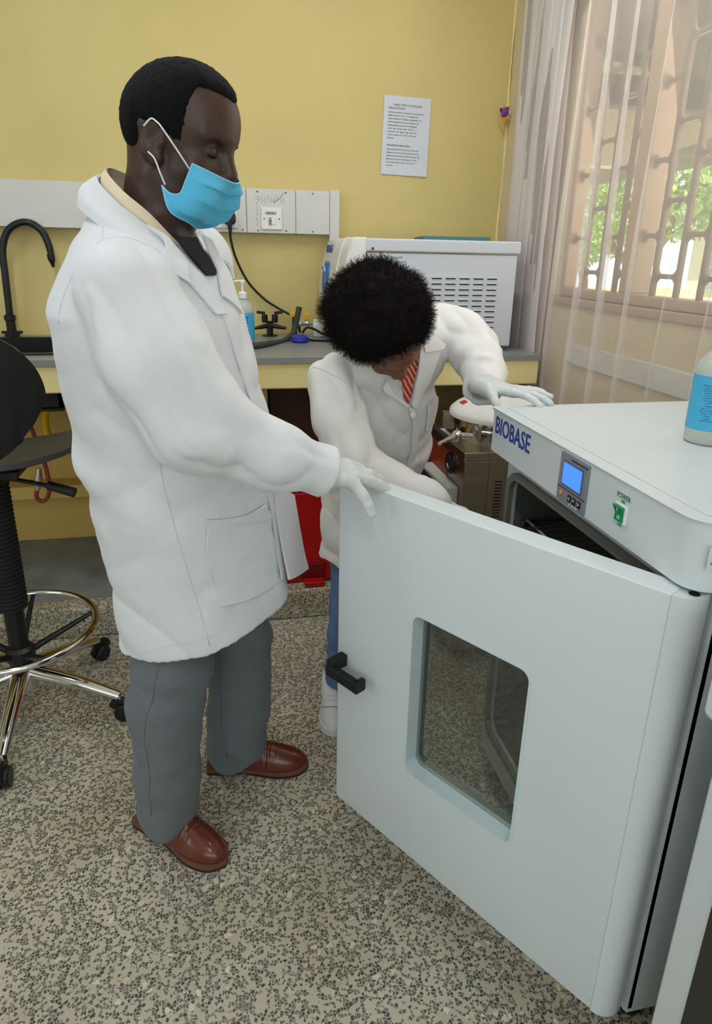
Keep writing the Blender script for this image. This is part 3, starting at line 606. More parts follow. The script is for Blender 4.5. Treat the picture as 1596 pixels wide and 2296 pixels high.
box('control_screen', AX0-0.0490, AX0-0.0470, 2.0, 2.13, 0.50, 0.63, mat('control_screen_brown', (84, 66, 60), 0.3), cp)
for k in range(4): box('control_key', AX0-0.0492, AX0-0.0472, 2.15, 2.17, 0.50+k*0.034, 0.516+k*0.034, M_black, cp)
box('top_label', AX0+0.015, AX0+0.03, 2.07, 2.2, AZ, AZ+0.0008, M_paper, ac)
for x in (AX0+0.05, AX1-0.05):
    for y in (AY0+0.05, AY1-0.05): lathe('foot', [(0.02, 0), (0.02, 0.06)], (x, y, 0), M_rubber, ac, n=14)
# ------------------------------------------------------------------ bench-top autoclave
M_taw = mat('bench_autoclave_white', (206, 208, 214), 0.4)
M_tac = mat('bench_autoclave_cream', (222, 220, 212), 0.4)
tb = thing('benchtop_autoclave', 'white bench-top autoclave with vented side panel and blue front knob', 'autoclave', (0.8, 2.66, BZ))
box('casing', 0.525, 1.105, 2.405, 2.93, 1.068, 1.404, M_taw, tb, 0.004)
box('top_cover', 0.518, 1.114, 2.398, 2.935, 1.408, 1.453, M_taw, tb, 0.006)
prof = [(0.522, 1.456), (0.485, 1.456), (0.470, 1.446), (0.455, 1.40), (0.440, 1.33), (0.432, 1.27), (0.432, 1.20), (0.440, 1.13), (0.458, 1.075), (0.475, 1.066), (0.522, 1.066)]
bm = prism_bm(prof, 2.40, 2.945, 'y'); bmesh.ops.bevel(bm, geom=[e for e in bm.edges if abs(e.verts[0].co.y-e.verts[1].co.y) < 1e-5 and not (e.verts[0].co.x > 0.52 and e.verts[1].co.x > 0.52)], offset=0.008, segments=3, profile=0.5, affect='EDGES')
fr = sharp(bm_link('front_housing', bm, M_tac, tb, True), 40)
tube('front_groove', [(0.482, 2.53, 1.4575), (0.466, 2.535, 1.44), (0.450, 2.54, 1.385), (0.436, 2.545, 1.31), (0.430, 2.55, 1.22)], 0.004, M_white, fr)
TF = lambda y, z, x: basis((x, y, z), (0, -1, 0), (0.12, 0, 0.99), (-0.99, 0, 0.12))
text('brand_lettering', 'BIOBASE', 0.043, TF(2.815, 1.415, 0.4570), M_inkb, fr, sx=0.95, bold=0.0008)
lathe('door_knob', [(0.066, -0.004), (0.066, 0.008), (0.05, 0.012), (0.03, 0.010)], (0.439, 2.77, 1.302), mat('blue_knob', (38, 104, 170), 0.35), fr, axis=(-1, 0, 0.08))
bm = bmesh.new(); a = [0.9+0.1*k for k in range(18)]
V, F = tube_data([(0.425, 2.77+0.052*math.cos(t), 1.302+0.048*math.sin(t)) for t in a], 0.004, 6); pyd('knob_highlight', V, F, mat('pale_blue_highlight', (150, 200, 230), 0.4), fr, None)  # pale arc painted on as a highlight around the upper knob
box('display', 0.447, 0.4515, 2.425, 2.50, 1.26, 1.395, mat('grey_display', (150, 150, 142), 0.3), fr, T=Matrix.Translation((0.45, 2.46, 1.33)) @ Matrix.Rotation(0.2, 4, 'Y') @ Matrix.Translation((-0.45, -2.46, -1.33)))
for r in range(10):
    for c in range(5):
        x = 0.772+c*0.0545; z = 1.322-r*0.0198; box('vent_louvre', x, x+0.04, 2.399, 2.4055, z-0.002, z+0.003, M_taw, tb, 0.001, 1); box('vent_gap', x+0.001, x+0.039, 2.4035, 2.4052, z-0.006, z-0.002, M_blackm, tb)
lathe('screw', [(0.005, 0), (0.005, 0.002), (0.003, 0.003)], (0.545, 2.398, 1.418), M_steel_dark, tb, axis=(0, -1, 0), n=10)
st = box('supplier_sticker', 0.565, 0.668, 2.4035, 2.4052, 1.362, 1.397, M_paper, tb)
TS = lambda x, z: basis((x, 2.4032, z), (1, 0, 0), (0, 0, 1), (0, -1, 0))
text('sticker_print', 'The Scientific', 0.0135, TS(0.624, 1.389), mat('teal_print', (30, 96, 130), 0.5), st); text('sticker_print', 'Group Kenya Ltd', 0.0125, TS(0.626, 1.375), MATS['teal_print'], st)
bm = prism_bm([(0.572, 1.386), (0.584, 1.372), (0.590, 1.378), (0.583, 1.384)], 2.4028, 2.4036, 'y'); bm_link('sticker_emblem', bm, MATS['teal_print'], st)
for x in (0.56, 1.07):
    for y in (2.45, 2.88): lathe('foot', [(0.016, 0), (0.018, 0.018)], (x, y, BZ), M_rubber, tb, n=14)
fo = pyd('folder', *(lambda b: ([tuple(v.co) for v in b.verts], [[v.index for v in f.verts] for f in b.faces]))((lambda b: (b.verts.index_update(), b)[1])(prism_bm([(0.80, 2.62), (1.05, 2.55), (1.08, 2.78), (0.83, 2.86)], 1.4535, 1.4700, 'z'))), mat('teal_card', (70, 120, 122), 0.6)); tag(fo, 'teal folder lying flat on top of the bench-top autoclave', 'folder')
# ------------------------------------------------------------------ wall trunking with panels, sockets
tk = thing('dado_trunking', 'long white dado trunking with screwed cover panels across yellow wall', 'trunking', (-0.9, 2.97, 1.475))
bm = bmesh.new(); bx(bm, -3.1, 0.478, 2.955, BW-0.002, 1.476, 1.644); bm_link('channel', bm, M_trunk, tk)
seams = [-3.1, -1.6, -0.28, 0.128, 0.333, 0.477]
for k in range(5): 
    a, b = seams[k]+0.0012, seams[k+1]-0.0012
    c = box('cover_panel', a, b, 2.946, 2.956, 1.474, 1.646, M_trunk, tk, 0.0015, 1)
    if k >= 2:
        for x in ([a+0.045, b-0.017] if k == 2 else [a+0.045, b-0.04] if k == 3 else [(a+b)/2]):
            for z in (1.484, 1.634): lathe('screw', [(0.0035, 0), (0.0035, 0.001), (0.002, 0.002)], (x, 2.946, z), M_steel_dark if not (k == 4 and z > 1.6) else mat('rusty_screw', (150, 80, 60), 0.6), c, axis=(0, -1, 0), n=10)
box('end_riser', 0.479, 0.522, 2.955, BW, 1.40, 1.652, M_trunk, tk, 0.002)
M_scrib = mat('pencil_scribble', (120, 118, 116), 0.9)
for k in range(9):
    x = 0.18+k*0.013; z = 1.622-0.004*(k % 3); P = [(x, 2.9455, z), (x-0.004, 2.9455, z-0.010), (x+0.003, 2.9455, z-0.018), (x-0.002, 2.9455, z-0.026)]
    V, F = tube_data(P, 0.0006, 4); pyd('scribble', V, F, M_scrib, tk)
V, F = tube_data(catmull([(0.283, 2.9455, 1.633), (0.272, 2.9455, 1.616), (0.253, 2.9455, 1.602), (0.238, 2.9455, 1.596)], 4), 0.0009, 4); pyd('scribble', V, F, M_scrib, tk)
for k in range(6):
    z = 1.615-k*0.02; V, F = tube_data([(0.172+0.004*(k % 2), 2.9455, z), (0.166, 2.9455, z-0.007), (0.175, 2.9455, z-0.012)], 0.0006, 4); pyd('scribble', V, F, M_scrib, tk)
so = thing('power_socket', 'white wall socket on the trunking behind the black plug', 'socket', (0.04, 2.94, 1.49))
box('face_plate', -0.052, 0.088, 2.938, 2.946, 1.489, 1.575, M_white, so, 0.003)
box('rocker', -0.03, -0.015, 2.935, 2.939, 1.545, 1.565, M_white, so, 0.001, 1)
da = thing('data_socket', 'square white data outlet with a small tan jack on the trunking', 'socket', (0.231, 2.94, 1.488))
dp = box('face_plate', 0.188, 0.274, 2.938, 2.946, 1.488, 1.574, M_white, da, 0.003)
box('label_window', 0.205, 0.251, 2.9365, 2.9385, 1.547, 1.558, mat('grey_label_slot', (170, 170, 170), 0.5), da)
text('label_print', 'DATA 1', 0.010, basis((0.228, 2.9362, 1.5525), (1, 0, 0), (0, 0, 1), (0, -1, 0)), M_ink, da)
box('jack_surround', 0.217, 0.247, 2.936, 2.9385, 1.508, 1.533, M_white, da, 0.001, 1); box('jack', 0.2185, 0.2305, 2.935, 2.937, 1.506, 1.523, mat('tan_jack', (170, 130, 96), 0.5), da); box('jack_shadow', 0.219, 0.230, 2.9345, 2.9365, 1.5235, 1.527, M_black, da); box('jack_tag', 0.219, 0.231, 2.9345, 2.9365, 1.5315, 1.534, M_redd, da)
for x in (0.200, 0.262): lathe('screw', [(0.0035, 0), (0.003, 0.0015)], (x, 2.938, 1.5305), M_steel_dark, da, axis=(0, -1, 0), n=10)
pg = thing('mains_plug', 'black three-pin plug with a long black cord hanging down the yellow wall', 'plug', (0.056, 2.92, 1.50))
bm = prism_bm(rrect(0.032, 0.082, 1.502, 1.552, 0.017, 5), 2.900, 2.938, 'y'); bmesh.ops.bevel(bm, geom=[e for e in bm.edges if abs(e.verts[0].co.y-2.9) < 1e-5 and abs(e.verts[1].co.y-2.9) < 1e-5], offset=0.007, segments=3, profile=0.5, affect='EDGES'); sharp(bm_link('plug_body', bm, M_black, pg, True), 40)
tube('strain_relief', [(0.057, 2.918, 1.506), (0.058, 2.918, 1.475)], [0.010, 0.007], M_black, pg, sm=2)
tube('cord', [(0.057, 2.918, 1.48), at(518, 540, 2.93), at(530, 582, 2.95), at(556, 632, 2.97), at(592, 670, 2.975), at(625, 692, 2.965), at(652, 707, 2.95), at(668, 724, 2.93), at(672, 745, 2.90)], 0.0052, M_rubber, pg, 10)
# notice on the wall
no = thing('notice_sheet', 'typed white paper notice taped to the yellow wall', 'notice', tuple(at(905, 390, 2.995)))
c4 = [at(x, y, 2.996) for x, y in ((862, 212), (967, 222), (955, 397), (853, 390))]
G = [[c4[0]+(c4[1]-c4[0])*u+((c4[3]+(c4[2]-c4[3])*u)-(c4[0]+(c4[1]-c4[0])*u))*v + np.array([0, -0.006*max(0, v-0.8)*5*abs(u-0.35), 0]) for u in np.linspace(0, 1, 7)] for v in np.linspace(0, 1, 9)]
ns = sheet('paper', G, 0.0008, M_paper, no)
ex = (c4[1]-c4[0]); ex = Vector(ex).normalized(); ez = Vector(c4[0]-c4[3]).normalized(); ny = Vector((0, -1, 0)); top = Vector((c4[0]+c4[1])/2)
def nline(s, d, size, al='CENTER', off=0.0, sx=1.0): text('notice_print', s, size, basis(top-ez*d+ex*off+ny*0.0012, ex, ez, ny), M_ink, ns, 0.0001, al, sx)
nline('TABLE TOP AUTOCLAVE', 0.034, 0.0115); nline('APPLICATIONS:', 0.047, 0.0105, 'LEFT', -0.082)
body = ['A tabletop autoclave is a robust and compact pressure', 'efficient unit with (.. M) / (.. L) of capacity and a', 'used for medium to 134 degree c temperature. The', 'machine equipped with an easy lid function. The', 'relevant equipment used in a microbiology &', 'quality  basic  essential  plastic  ready  of', 'instruments.  CO  degree  range  temp  and  a', 'common  pressure  of  15  PSI  at  full  steam', 'expansion.']
for k, s in enumerate(body): nline(s, 0.062+k*0.0122, 0.0078, 'LEFT', -0.082, 0.90)
nline('WORKING PRINCIPLE:', 0.188, 0.0105, 'LEFT', -0.082)
body = ['The autoclave works on the principle of moist heat', 'sterilisation where steam under pressure is used to', 'sterilise the material present inside the chamber. The', 'high pressure increases the boiling point of water', 'and thus helps achieve a higher temperature for', 'sterilisation.']
for k, s in enumerate(body): nline(s, 0.203+k*0.0125, 0.0078, 'LEFT', -0.082, 0.88)
# paper flower in the corner
fl = thing('paper_flower', 'small red and purple paper flower stuck in the room corner', 'ornament', (1.25, 2.98, 1.95))
c0 = np.array([1.236, 2.965, 1.985])
for k in range(7):
    a = k*2*math.pi/7; d = np.array([math.cos(a), -0.35, math.sin(a)]); e = np.array([-math.sin(a), 0, math.cos(a)])
    G = [[c0+d*(0.005+0.028*v)+e*(u*0.016*math.sin(math.pi*min(1, v+0.25)))+np.array([0, -0.006*v*v, 0]) for u in (-1, 0, 1)] for v in (0, 0.35, 0.7, 1)]
    sheet('petal', G, 0.0008, mat('red_petal', (176, 60, 44), 0.6) if k % 2 else mat('cream_petal', (226, 196, 150), 0.6), fl)
lathe('flower_centre', [(0.003, 0.018), (0.013, 0.013), (0.017, 0.005), (0.012, 0)], tuple(c0+np.array([0, -0.006, 0])), mat('purple_centre', (110, 70, 160), 0.6), fl, axis=(0, -1, 0), n=14)
G = [[c0+np.array([s*0.026*(1-v), -0.008-0.010*(1-abs(s)), -0.020-0.050*v]) for s in (-1, 0, 1)] for v in (0, 0.4, 0.8, 0.98)]
sheet('paper_leaf', G, 0.0008, mat('ochre_leaf', (205, 165, 70), 0.6), fl)
# ------------------------------------------------------------------ taps and clutter on the bench
gn = thing('gooseneck_tap', 'tall black gooseneck laboratory tap over the sink', 'tap', (-0.845, 2.93, BZ))
Y = 2.93
lathe('base', [(0.028, 0), (0.028, 0.01), (0.018, 0.016), (0.018, 0.065), (0.022, 0.068), (0.022, 0.085), (0.014, 0.09)], (-0.835, Y, BZ), M_black, gn)
bm = bmesh.new(); bx(bm, -0.875, -0.795, Y-0.006, Y+0.006, BZ+0.012, BZ+0.024, 0.003); bm_link('lever', bm, M_black, gn)
pts = [(-0.835, Y, BZ+0.088)] + [tuple(at(x, y, Y)) for x, y in ((20, 690), (12, 620), (6, 560), (16, 520), (40, 501), (68, 500), (95, 520), (110, 552), (115, 575))]
tube('spout', pts, [0.0135]*9+[0.012], M_black, gn, 14)
tube('spout_nozzle', [at(113, 570, Y), at(116, 582, Y), at(118, 592, Y), at(120, 599, Y)], [0.015, 0.014, 0.008, 0.006], M_black, gn, 12, sm=2)
lt = thing('twin_tap', 'low black twin bench tap with two lever handles', 'tap', (0.212, 2.92, BZ))
lathe('post', [(0.033, 0), (0.033, 0.004), (0.014, 0.006), (0.014, 0.060), (0.010, 0.064)], (0.212, 2.92, BZ), M_black, lt)
for s in (-1, 1):
    vb_ = lathe('valve', [(0.012, 0), (0.014, 0.02), (0.012, 0.034)], (0.212+s*0.022, 2.915, BZ+0.058), M_black, lt, n=16)
    bm = bmesh.new(); bx(bm, 0, 0.036, -0.007, 0.007, -0.006, 0.006, 0.002); bm_link('lever', bm, M_black, vb_, False, Matrix.Translation((0.212+s*0.020, 2.915, BZ+0.098)) @ Matrix.Rotation(math.pi if s < 0 else 0, 4, 'Z') @ Matrix.Rotation(-0.12, 4, 'Y'))
    tube('spout', [(0.212+s*0.008, 2.915, BZ+0.045), (0.212+s*0.04, 2.90, BZ+0.040), (0.212+s*0.068, 2.89, BZ+0.036)], [0.011, 0.009, 0.006], M_black, lt, 12)
gt = thing('gas_tap', 'chrome gas tap with yellow lever handles on black post', 'tap', (0.322, 2.90, BZ))
lathe('post', [(0.016, 0), (0.012, 0.01), (0.010, 0.09), (0.006, 0.094)], (0.318, 2.90, BZ), M_black, gt, n=16)
tube('tap_body', [(0.318, 2.89, BZ+0.058), (0.345, 2.885, BZ+0.058), (0.372, 2.88, BZ+0.058), (0.405, 2.875, BZ+0.056)], [0.015, 0.013, 0.013, 0.004], M_chrome, gt, 14)
box('lever', 0.296, 0.338, 2.882, 2.896, BZ+0.083, BZ+0.104, M_yel, gt, 0.003); box('lever', 0.358, 0.378, 2.872, 2.882, BZ+0.072, BZ+0.102, M_yel, gt, 0.004)
ho = tag(tube('rubber_hose', [(0.03, 2.49, BZ+0.0135), (0.115, 2.503, BZ+0.0135), at(600, 771, 2.58), at(632, 766, 2.70), at(655, 750, 2.78), at(662, 732, 2.80), at(666, 712, 2.80), at(671, 688, 2.80)], 0.012, mat('grey_rubber_hose', (66, 66, 66), 0.6), None, 14), 'dark grey rubber hose curling up beside the yellow gas levers', 'hose')
bc = thing('blue_clamp', 'rounded blue plastic clamp lying on the bench under hose', 'clamp', (0.315, 2.74, BZ))
lathe('body', [(0.032, 0), (0.037, 0.008), (0.034, 0.022), (0.020, 0.031), (0.006, 0.033)], (0.318, 2.70, BZ), M_blue, bc, n=24)
box('tab', 0.283, 0.303, 2.685, 2.715, BZ+0.004, BZ+0.026, M_blue, bc, 0.004)
wc = thing('white_adapter', 'small white plastic adapter beside the bench-top autoclave', 'adapter', (0.42, 2.87, BZ))
box('body', 0.395, 0.442, 2.86, 2.90, BZ, BZ+0.058, M_white, wc, 0.005); lathe('cap', [(0.014, 0), (0.014, 0.014), (0.008, 0.018)], (0.41, 2.88, BZ+0.058), M_white, wc, n=14)
tag(tube('black_cable', [(0.338, 2.78, BZ+0.006), (0.38, 2.72, BZ+0.005), (0.46, 2.70, BZ+0.005), (0.54, 2.72, BZ+0.005)], 0.0048, M_rubber, None), 'thin black cable trailing across the worktop from the blue clamp', 'cable')
tag(tube('black_lead', [(0.345, 2.85, BZ+0.02), (0.365, 2.85, BZ+0.042), (0.395, 2.84, BZ+0.038), (0.43, 2.83, BZ+0.02), (0.48, 2.82, BZ+0.006)], 0.005, M_rubber, None), 'black lead looping below the yellow levers beside the white adapter', 'cable')
# under the bench: hoses
yh = thing('yellow_hose', 'yellow hose with chrome coupling under the bench left of man', 'hose', (-0.62, 2.8, 0.7))
tube('hose', [at(108, 985, 2.75), at(100, 940, 2.75), at(106, 915, 2.75), at(125, 906, 2.75)], 0.016, M_yel, yh, 12)
tube('coupling', [at(122, 907, 2.75), at(140, 903, 2.75), at(165, 901, 2.75)], [0.013, 0.018, 0.014], M_chrome, yh, 12, sm=2)
rh = thing('red_hose', 'thin red tube looped under the bench with a chrome valve', 'hose', (-0.62, 2.72, 0.43))
tube('tube', [at(60, 930, 2.72), at(72, 965, 2.72), at(100, 1040, 2.72), at(110, 1085, 2.72), at(108, 1112, 2.72), at(95, 1124, 2.72), at(82, 1115, 2.72), at(84, 1095, 2.72)], 0.0085, mat('red_tube', (146, 58, 46), 0.45), rh, 10)
tube('valve', [at(84, 1098, 2.72), at(86, 1075, 2.72), at(88, 1050, 2.72)], [0.012, 0.017, 0.010], M_chrome, rh, 12, sm=2)
# red pedal bin on the plinth
rb = thing('pedal_bin', 'bright red plastic pedal bin standing on the plinth between man and woman', 'bin', (0.33, 2.44, 0.125))
bm = prism_bm([(0.17, 0.128), (0.47, 0.128), (0.49, 0.52), (0.15, 0.52)], 2.36, 2.575, 'y'); bmesh.ops.bevel(bm, geom=list(bm.edges), offset=0.012, segments=2, profile=0.5, affect='EDGES'); bm_link('body', bm, M_red, rb)
box('lid', 0.145, 0.495, 2.355, 2.578, 0.522, 0.555, M_red, rb, 0.01)
box('pedal_recess', 0.272, 0.372, 2.352, 2.362, 0.150, 0.215, M_redd, rb, 0.006); box('pedal', 0.285, 0.365, 2.312, 2.358, 0.130, 0.150, M_red, rb, 0.004)
# ------------------------------------------------------------------ drafting stool
def stool():
    cx, cy = -0.648, 1.885
    t = thing('drafting_stool', 'black plastic laboratory stool with chrome star base and foot ring', 'stool', (cx, cy, 0))
    for k in range(5):
        a = math.radians(-16+72*k); d = np.array([math.cos(a), math.sin(a), 0]); c = np.array([cx, cy, 0])
        p0 = c+d*0.03+[0, 0, 0.155]; p1 = c+d*0.17+[0, 0, 0.125]; p2 = c+d*0.30+[0, 0, 0.085]
        lg = tube('star_leg', [p0, p1, p2], [0.028, 0.023, 0.016], M_chrome, t, 12, sm=5, sy=0.85)
        cs = c+d*0.30
        e = np.array([-d[1], d[0], 0])
        w = thing('castor', 'x', 'x', tuple(cs)); 
        bpy.data.objects.remove(w)
        ca = lathe('castor', [(0.026, -0.020), (0.029, -0.016), (0.029, -0.004), (0.022, -0.003), (0.022, 0.003), (0.029, 0.004), (0.029, 0.016), (0.026, 0.020)], tuple(cs+[0, 0, 0.029]+d*0.012), M_black, t, axis=tuple(e), n=22)
        bm = bmesh.new(); 
        V, F = tube_data([cs+d*(0.012+0.032*math.cos(q))+np.array([0, 0, 0.030+0.032*math.sin(q)]) for q in np.linspace(0.2, 2.9, 9)], 0.008, 8, sy=2.6); pyd('castor_hood', V, F, M_black, ca, True)
        tube('castor_stem', [cs+[0, 0, 0.055], cs+[0, 0, 0.088]], 0.006, M_chrome, ca, 8, sm=0)
    lathe('hub', [(0.040, 0.10), (0.044, 0.125), (0.040, 0.165), (0.033, 0.185)], (cx, cy, 0), M_chrome, t)
    lathe('column_sleeve', [(0.034, 0.18), (0.036, 0.20), (0.028, 0.21), (0.028, 0.38)], (cx, cy, 0), M_black, t)
    pr = []
    for k in range(30):
        z = 0.375+k*0.0132; pr += [(0.036, z), (0.044, z+0.0045), (0.044, z+0.0075), (0.036, z+0.012)]
    lathe('bellows', pr, (cx, cy, 0), M_rubber, t, n=24)
    lathe('mechanism', [(0.03, 0.765), (0.05, 0.775), (0.06, 0.805), (0.05, 0.825)], (cx, cy, 0), M_black, t)
    box('seat_plate', cx-0.10, cx+0.10, cy-0.10, cy+0.10, 0.81, 0.832, M_black, t, 0.006)
    lv = tube('height_lever', [(cx+0.02, cy-0.02, 0.797), (cx+0.12, cy-0.06, 0.788), (cx+0.20, cy-0.08, 0.772)], [0.006, 0.006, 0.007], M_black, t)
    tube('lever_paddle', [(cx+0.165, cy-0.072, 0.782), (cx+0.235, cy-0.088, 0.762)], [0.012, 0.014], M_black, lv, 10, sm=2)
    rg = tube('foot_ring', [(cx+0.225*math.cos(a), cy+0.225*math.sin(a), 0.302) for a in np.linspace(0, 2*math.pi, 49)[:-1]], 0.0105, M_chrome, t, 12, True, sm=0)
    lathe('ring_hub', [(0.03, 0.20), (0.042, 0.205), (0.042, 0.235), (0.03, 0.245)], (cx, cy, 0), M_black, t)
    for k in range(5):
        a = math.radians(20+72*k); tube('ring_spoke', [(cx+0.035*math.cos(a), cy+0.035*math.sin(a), 0.222), (cx+0.216*math.cos(a), cy+0.216*math.sin(a), 0.296)], [0.011, 0.007], M_black, t, 8, sm=2)
    # seat shell: dished, drooping at the front
    G = []
    fa = math.radians(100); fx, fy = math.cos(fa), math.sin(fa); lx, ly = -fy, fx
    for u in np.linspace(-1, 1, 17):
        row = []
        for v in np.linspace(-1, 1, 17):
            m = math.sqrt(1-v*v/2); n = math.sqrt(1-u*u/2); a = u*m; b = v*n
            z = 0.835+0.045*(a*a)*(1 if a < 0 else 0.3)+0.055*b*b-0.02*max(0, a)**2
            row.append((cx+0.03+fx*0.225*a+lx*0.235*b, cy+fy*0.225*a+ly*0.235*b, z))
        G.append(row)
    sheet('seat', G, 0.014, mat('seat_plastic', (46, 44, 42), 0.5), t)
    # backrest at the camera side
    G = []; c = np.array([-0.585, 1.665, 1.055]); L = np.array([1.0, 0.22, 0]); L /= np.linalg.norm(L); Bk = np.array([0.22, -1.0, 0]); Bk /= np.linalg.norm(Bk)
    for u in np.linspace(-1, 1, 21):
        row = []
        for v in np.linspace(-1, 1, 21):
            m = math.sqrt(1-v*v/2); n = math.sqrt(1-u*u/2); a = u*m; b = v*n
            wd = 0.158*(1.0-0.30*max(0, -a)); gr = -0.004*sum(math.exp(-((b-g)/0.06)**2) for g in (-0.55, 0, 0.35, 0.7))*(1 if a < 0.25 else max(0, 1-(a-0.25)*8))
            row.append(c+L*wd*b+np.array([0, 0, 0.165*a])+Bk*(0.03*a+gr-0.035*b*b+0.015))
        G.append(row)
    sheet('backrest', G, 0.012, M_black, t)
    tube('back_stem', [(cx+0.01, cy-0.08, 0.815), (cx+0.03, cy-0.22, 0.83), (-0.60, 1.645, 0.90), (-0.588, 1.652, 0.99)], [0.014, 0.013, 0.013, 0.012], M_black, t, 10)
stool()
tag(box('floor_strip', 0.42, 0.66, 0.66, 0.666, 0.0, 0.0015, M_blackm, None, T=Matrix.Translation((0.4, 0.65, 0)) @ Matrix.Rotation(-0.03, 4, 'Z') @ Matrix.Translation((-0.4, -0.65, 0))), 'thin dark dividing strip set in the terrazzo under the oven door', 'floor strip')
# ================================================================== FIGURES: implicit surfaces meshed with surface nets
f32 = np.float32
def V3(*a): return np.array(a, float)
def nrm(v): v = np.array(v, float); return v/np.linalg.norm(v)
def rc(P, a, b, ra, rb, lat=None, k=1.0):
    a = np.asarray(a, f32); b = np.asarray(b, f32); ab = b-a; t = np.clip(((P-a) @ ab)/max(float(ab @ ab), 1e-9), 0, 1)[:, None]
    q = P-(a+t*ab)
    if lat is not None: l = np.asarray(lat, f32); q = q-np.outer(q @ l, l)*(1-1/k)
    return np.linalg.norm(q, axis=1)-(ra+(rb-ra)*t[:, 0])
def smin(a, b, k):
    h = np.clip(0.5+0.5*(b-a)/k, 0, 1); return b*(1-h)+a*h-k*h*(1-h)
def smax(a, b, k): return -smin(-a, -b, k)
def chain(P, pts, rs, k=0.0, lat=None, kk=1.0):
    d = None
    for i in range(len(pts)-1):
        e = rc(P, pts[i], pts[i+1], rs[i], rs[i+1], lat, kk); d = e if d is None else (np.minimum(d, e) if k == 0 else smin(d, e, k))
    return d
def ell(P, c, r, R=None):
    q = P-np.asarray(c, f32)
    if R is not None: q = q @ np.asarray(R, f32)
    r = np.asarray(r, f32); k0 = np.linalg.norm(q/r, axis=1); k1 = np.linalg.norm(q/(r*r), axis=1)+1e-9
    return k0*(k0-1)/k1
_perm = np.random.default_rng(11).permutation(256).astype(np.int32); _perm = np.concatenate([_perm]*3)
_grad = np.random.default_rng(12).normal(size=(256, 3)).astype(f32); _grad /= np.linalg.norm(_grad, axis=1, keepdims=True)
def pn(P, s=(1, 1, 1), o=0.0):
    Q = P*np.asarray(s, f32)+f32(o); i = np.floor(Q).astype(np.int32); fr = Q-i; i &= 255; u = fr*fr*fr*(fr*(fr*6-15)+10); r = 0
    for dx in (0, 1):
        for dy in (0, 1):
            for dz in (0, 1):
                h = _perm[_perm[_perm[i[:, 0]+dx]+i[:, 1]+dy]+i[:, 2]+dz]
                g = _grad[h]; d = g[:, 0]*(fr[:, 0]-dx)+g[:, 1]*(fr[:, 1]-dy)+g[:, 2]*(fr[:, 2]-dz)
                w = (u[:, 0] if dx else 1-u[:, 0])*(u[:, 1] if dy else 1-u[:, 1])*(u[:, 2] if dz else 1-u[:, 2]); r = r+w*d
    return r
def nets(f, lo, hi, h, pad=0.01):
    lo = np.array(lo, f32); hi = np.array(hi, f32); B = 4; nb = np.ceil((hi-lo)/(h*B)).astype(int); n = nb*B+1
    ax = [lo[i]+h*B*(np.arange(nb[i])+0.5) for i in range(3)]
    C = np.stack(np.meshgrid(*ax, indexing='ij'), -1).reshape(-1, 3).astype(f32); cv = f(C).reshape(nb)
    act = np.abs(cv) < h*B*1.0*1.8+pad
    val = np.where(np.pad(np.repeat(np.repeat(np.repeat(cv, B, 0), B, 1), B, 2), ((0, 1),)*3, mode='edge') > 0, 1, -1).astype(f32)
    m = np.zeros(tuple(n), bool); a = np.repeat(np.repeat(np.repeat(act, B, 0), B, 1), B, 2)
    for dx in (0, 1):
        for dy in (0, 1):
            for dz in (0, 1): m[dx:dx+a.shape[0], dy:dy+a.shape[1], dz:dz+a.shape[2]] |= a
    I = np.argwhere(m)
    for s in range(0, len(I), 400000):
        J = I[s:s+400000]; val[J[:, 0], J[:, 1], J[:, 2]] = f((lo+J*h).astype(f32))
    val[0], val[-1] = 1, 1; val[:, 0], val[:, -1] = 1, 1; val[:, :, 0], val[:, :, -1] = 1, 1
    neg = val < 0; s = np.zeros(tuple(np.array(val.shape)-1), np.int8)
    offs = [(x, y, z) for x in (0, 1) for y in (0, 1) for z in (0, 1)]
    for x, y, z in offs: s += neg[x:x+s.shape[0], y:y+s.shape[1], z:z+s.shape[2]]
    cells = np.argwhere((s > 0) & (s < 8)); idx = -np.ones(s.shape, np.int64); idx[tuple(cells.T)] = np.arange(len(cells))
    cvs = np.stack([val[cells[:, 0]+x, cells[:, 1]+y, cells[:, 2]+z] for x, y, z in offs], 1); O = np.array(offs, f32)
    acc = np.zeros((len(cells), 3), f32); cnt = np.zeros(len(cells), f32)
    for p in range(8):
        for q in range(p+1, 8):
            if np.abs(O[p]-O[q]).sum() != 1: continue
            a_, b_ = cvs[:, p], cvs[:, q]; w = (a_ < 0) != (b_ < 0); t = np.where(w, a_/(a_-b_+1e-12), 0)
            acc += np.where(w[:, None], O[p]+t[:, None]*(O[q]-O[p]), 0); cnt += w
    V = lo+h*(cells+acc/cnt[:, None]); F = []
    for ax_ in range(3):
        o1, o2 = [k for k in range(3) if k != ax_]
        e = np.zeros(3, int); e[ax_] = 1; sl = [slice(1, -1)]*3; sl[ax_] = slice(0, -1); sl2 = list(sl); sl2[ax_] = slice(1, None)
        A = neg[tuple(sl)]; Bn = neg[tuple(sl2)]; E = np.argwhere(A != Bn); fl = A[tuple(E.T)]
        E = E.copy(); E[:, o1] += 1; E[:, o2] += 1
        def cid(d1, d2):
            c = E.copy(); c[:, o1] -= d1; c[:, o2] -= d2; return idx[c[:, 0], c[:, 1], c[:, 2]]
        Q = np.stack([cid(1, 1), cid(0, 1), cid(0, 0), cid(1, 0)], 1)
        if ax_ == 1: fl = ~fl
        Q[~fl] = Q[~fl][:, ::-1]; F.append(Q)
    F = np.concatenate(F); F = F[(F >= 0).all(1)]
    return V, F
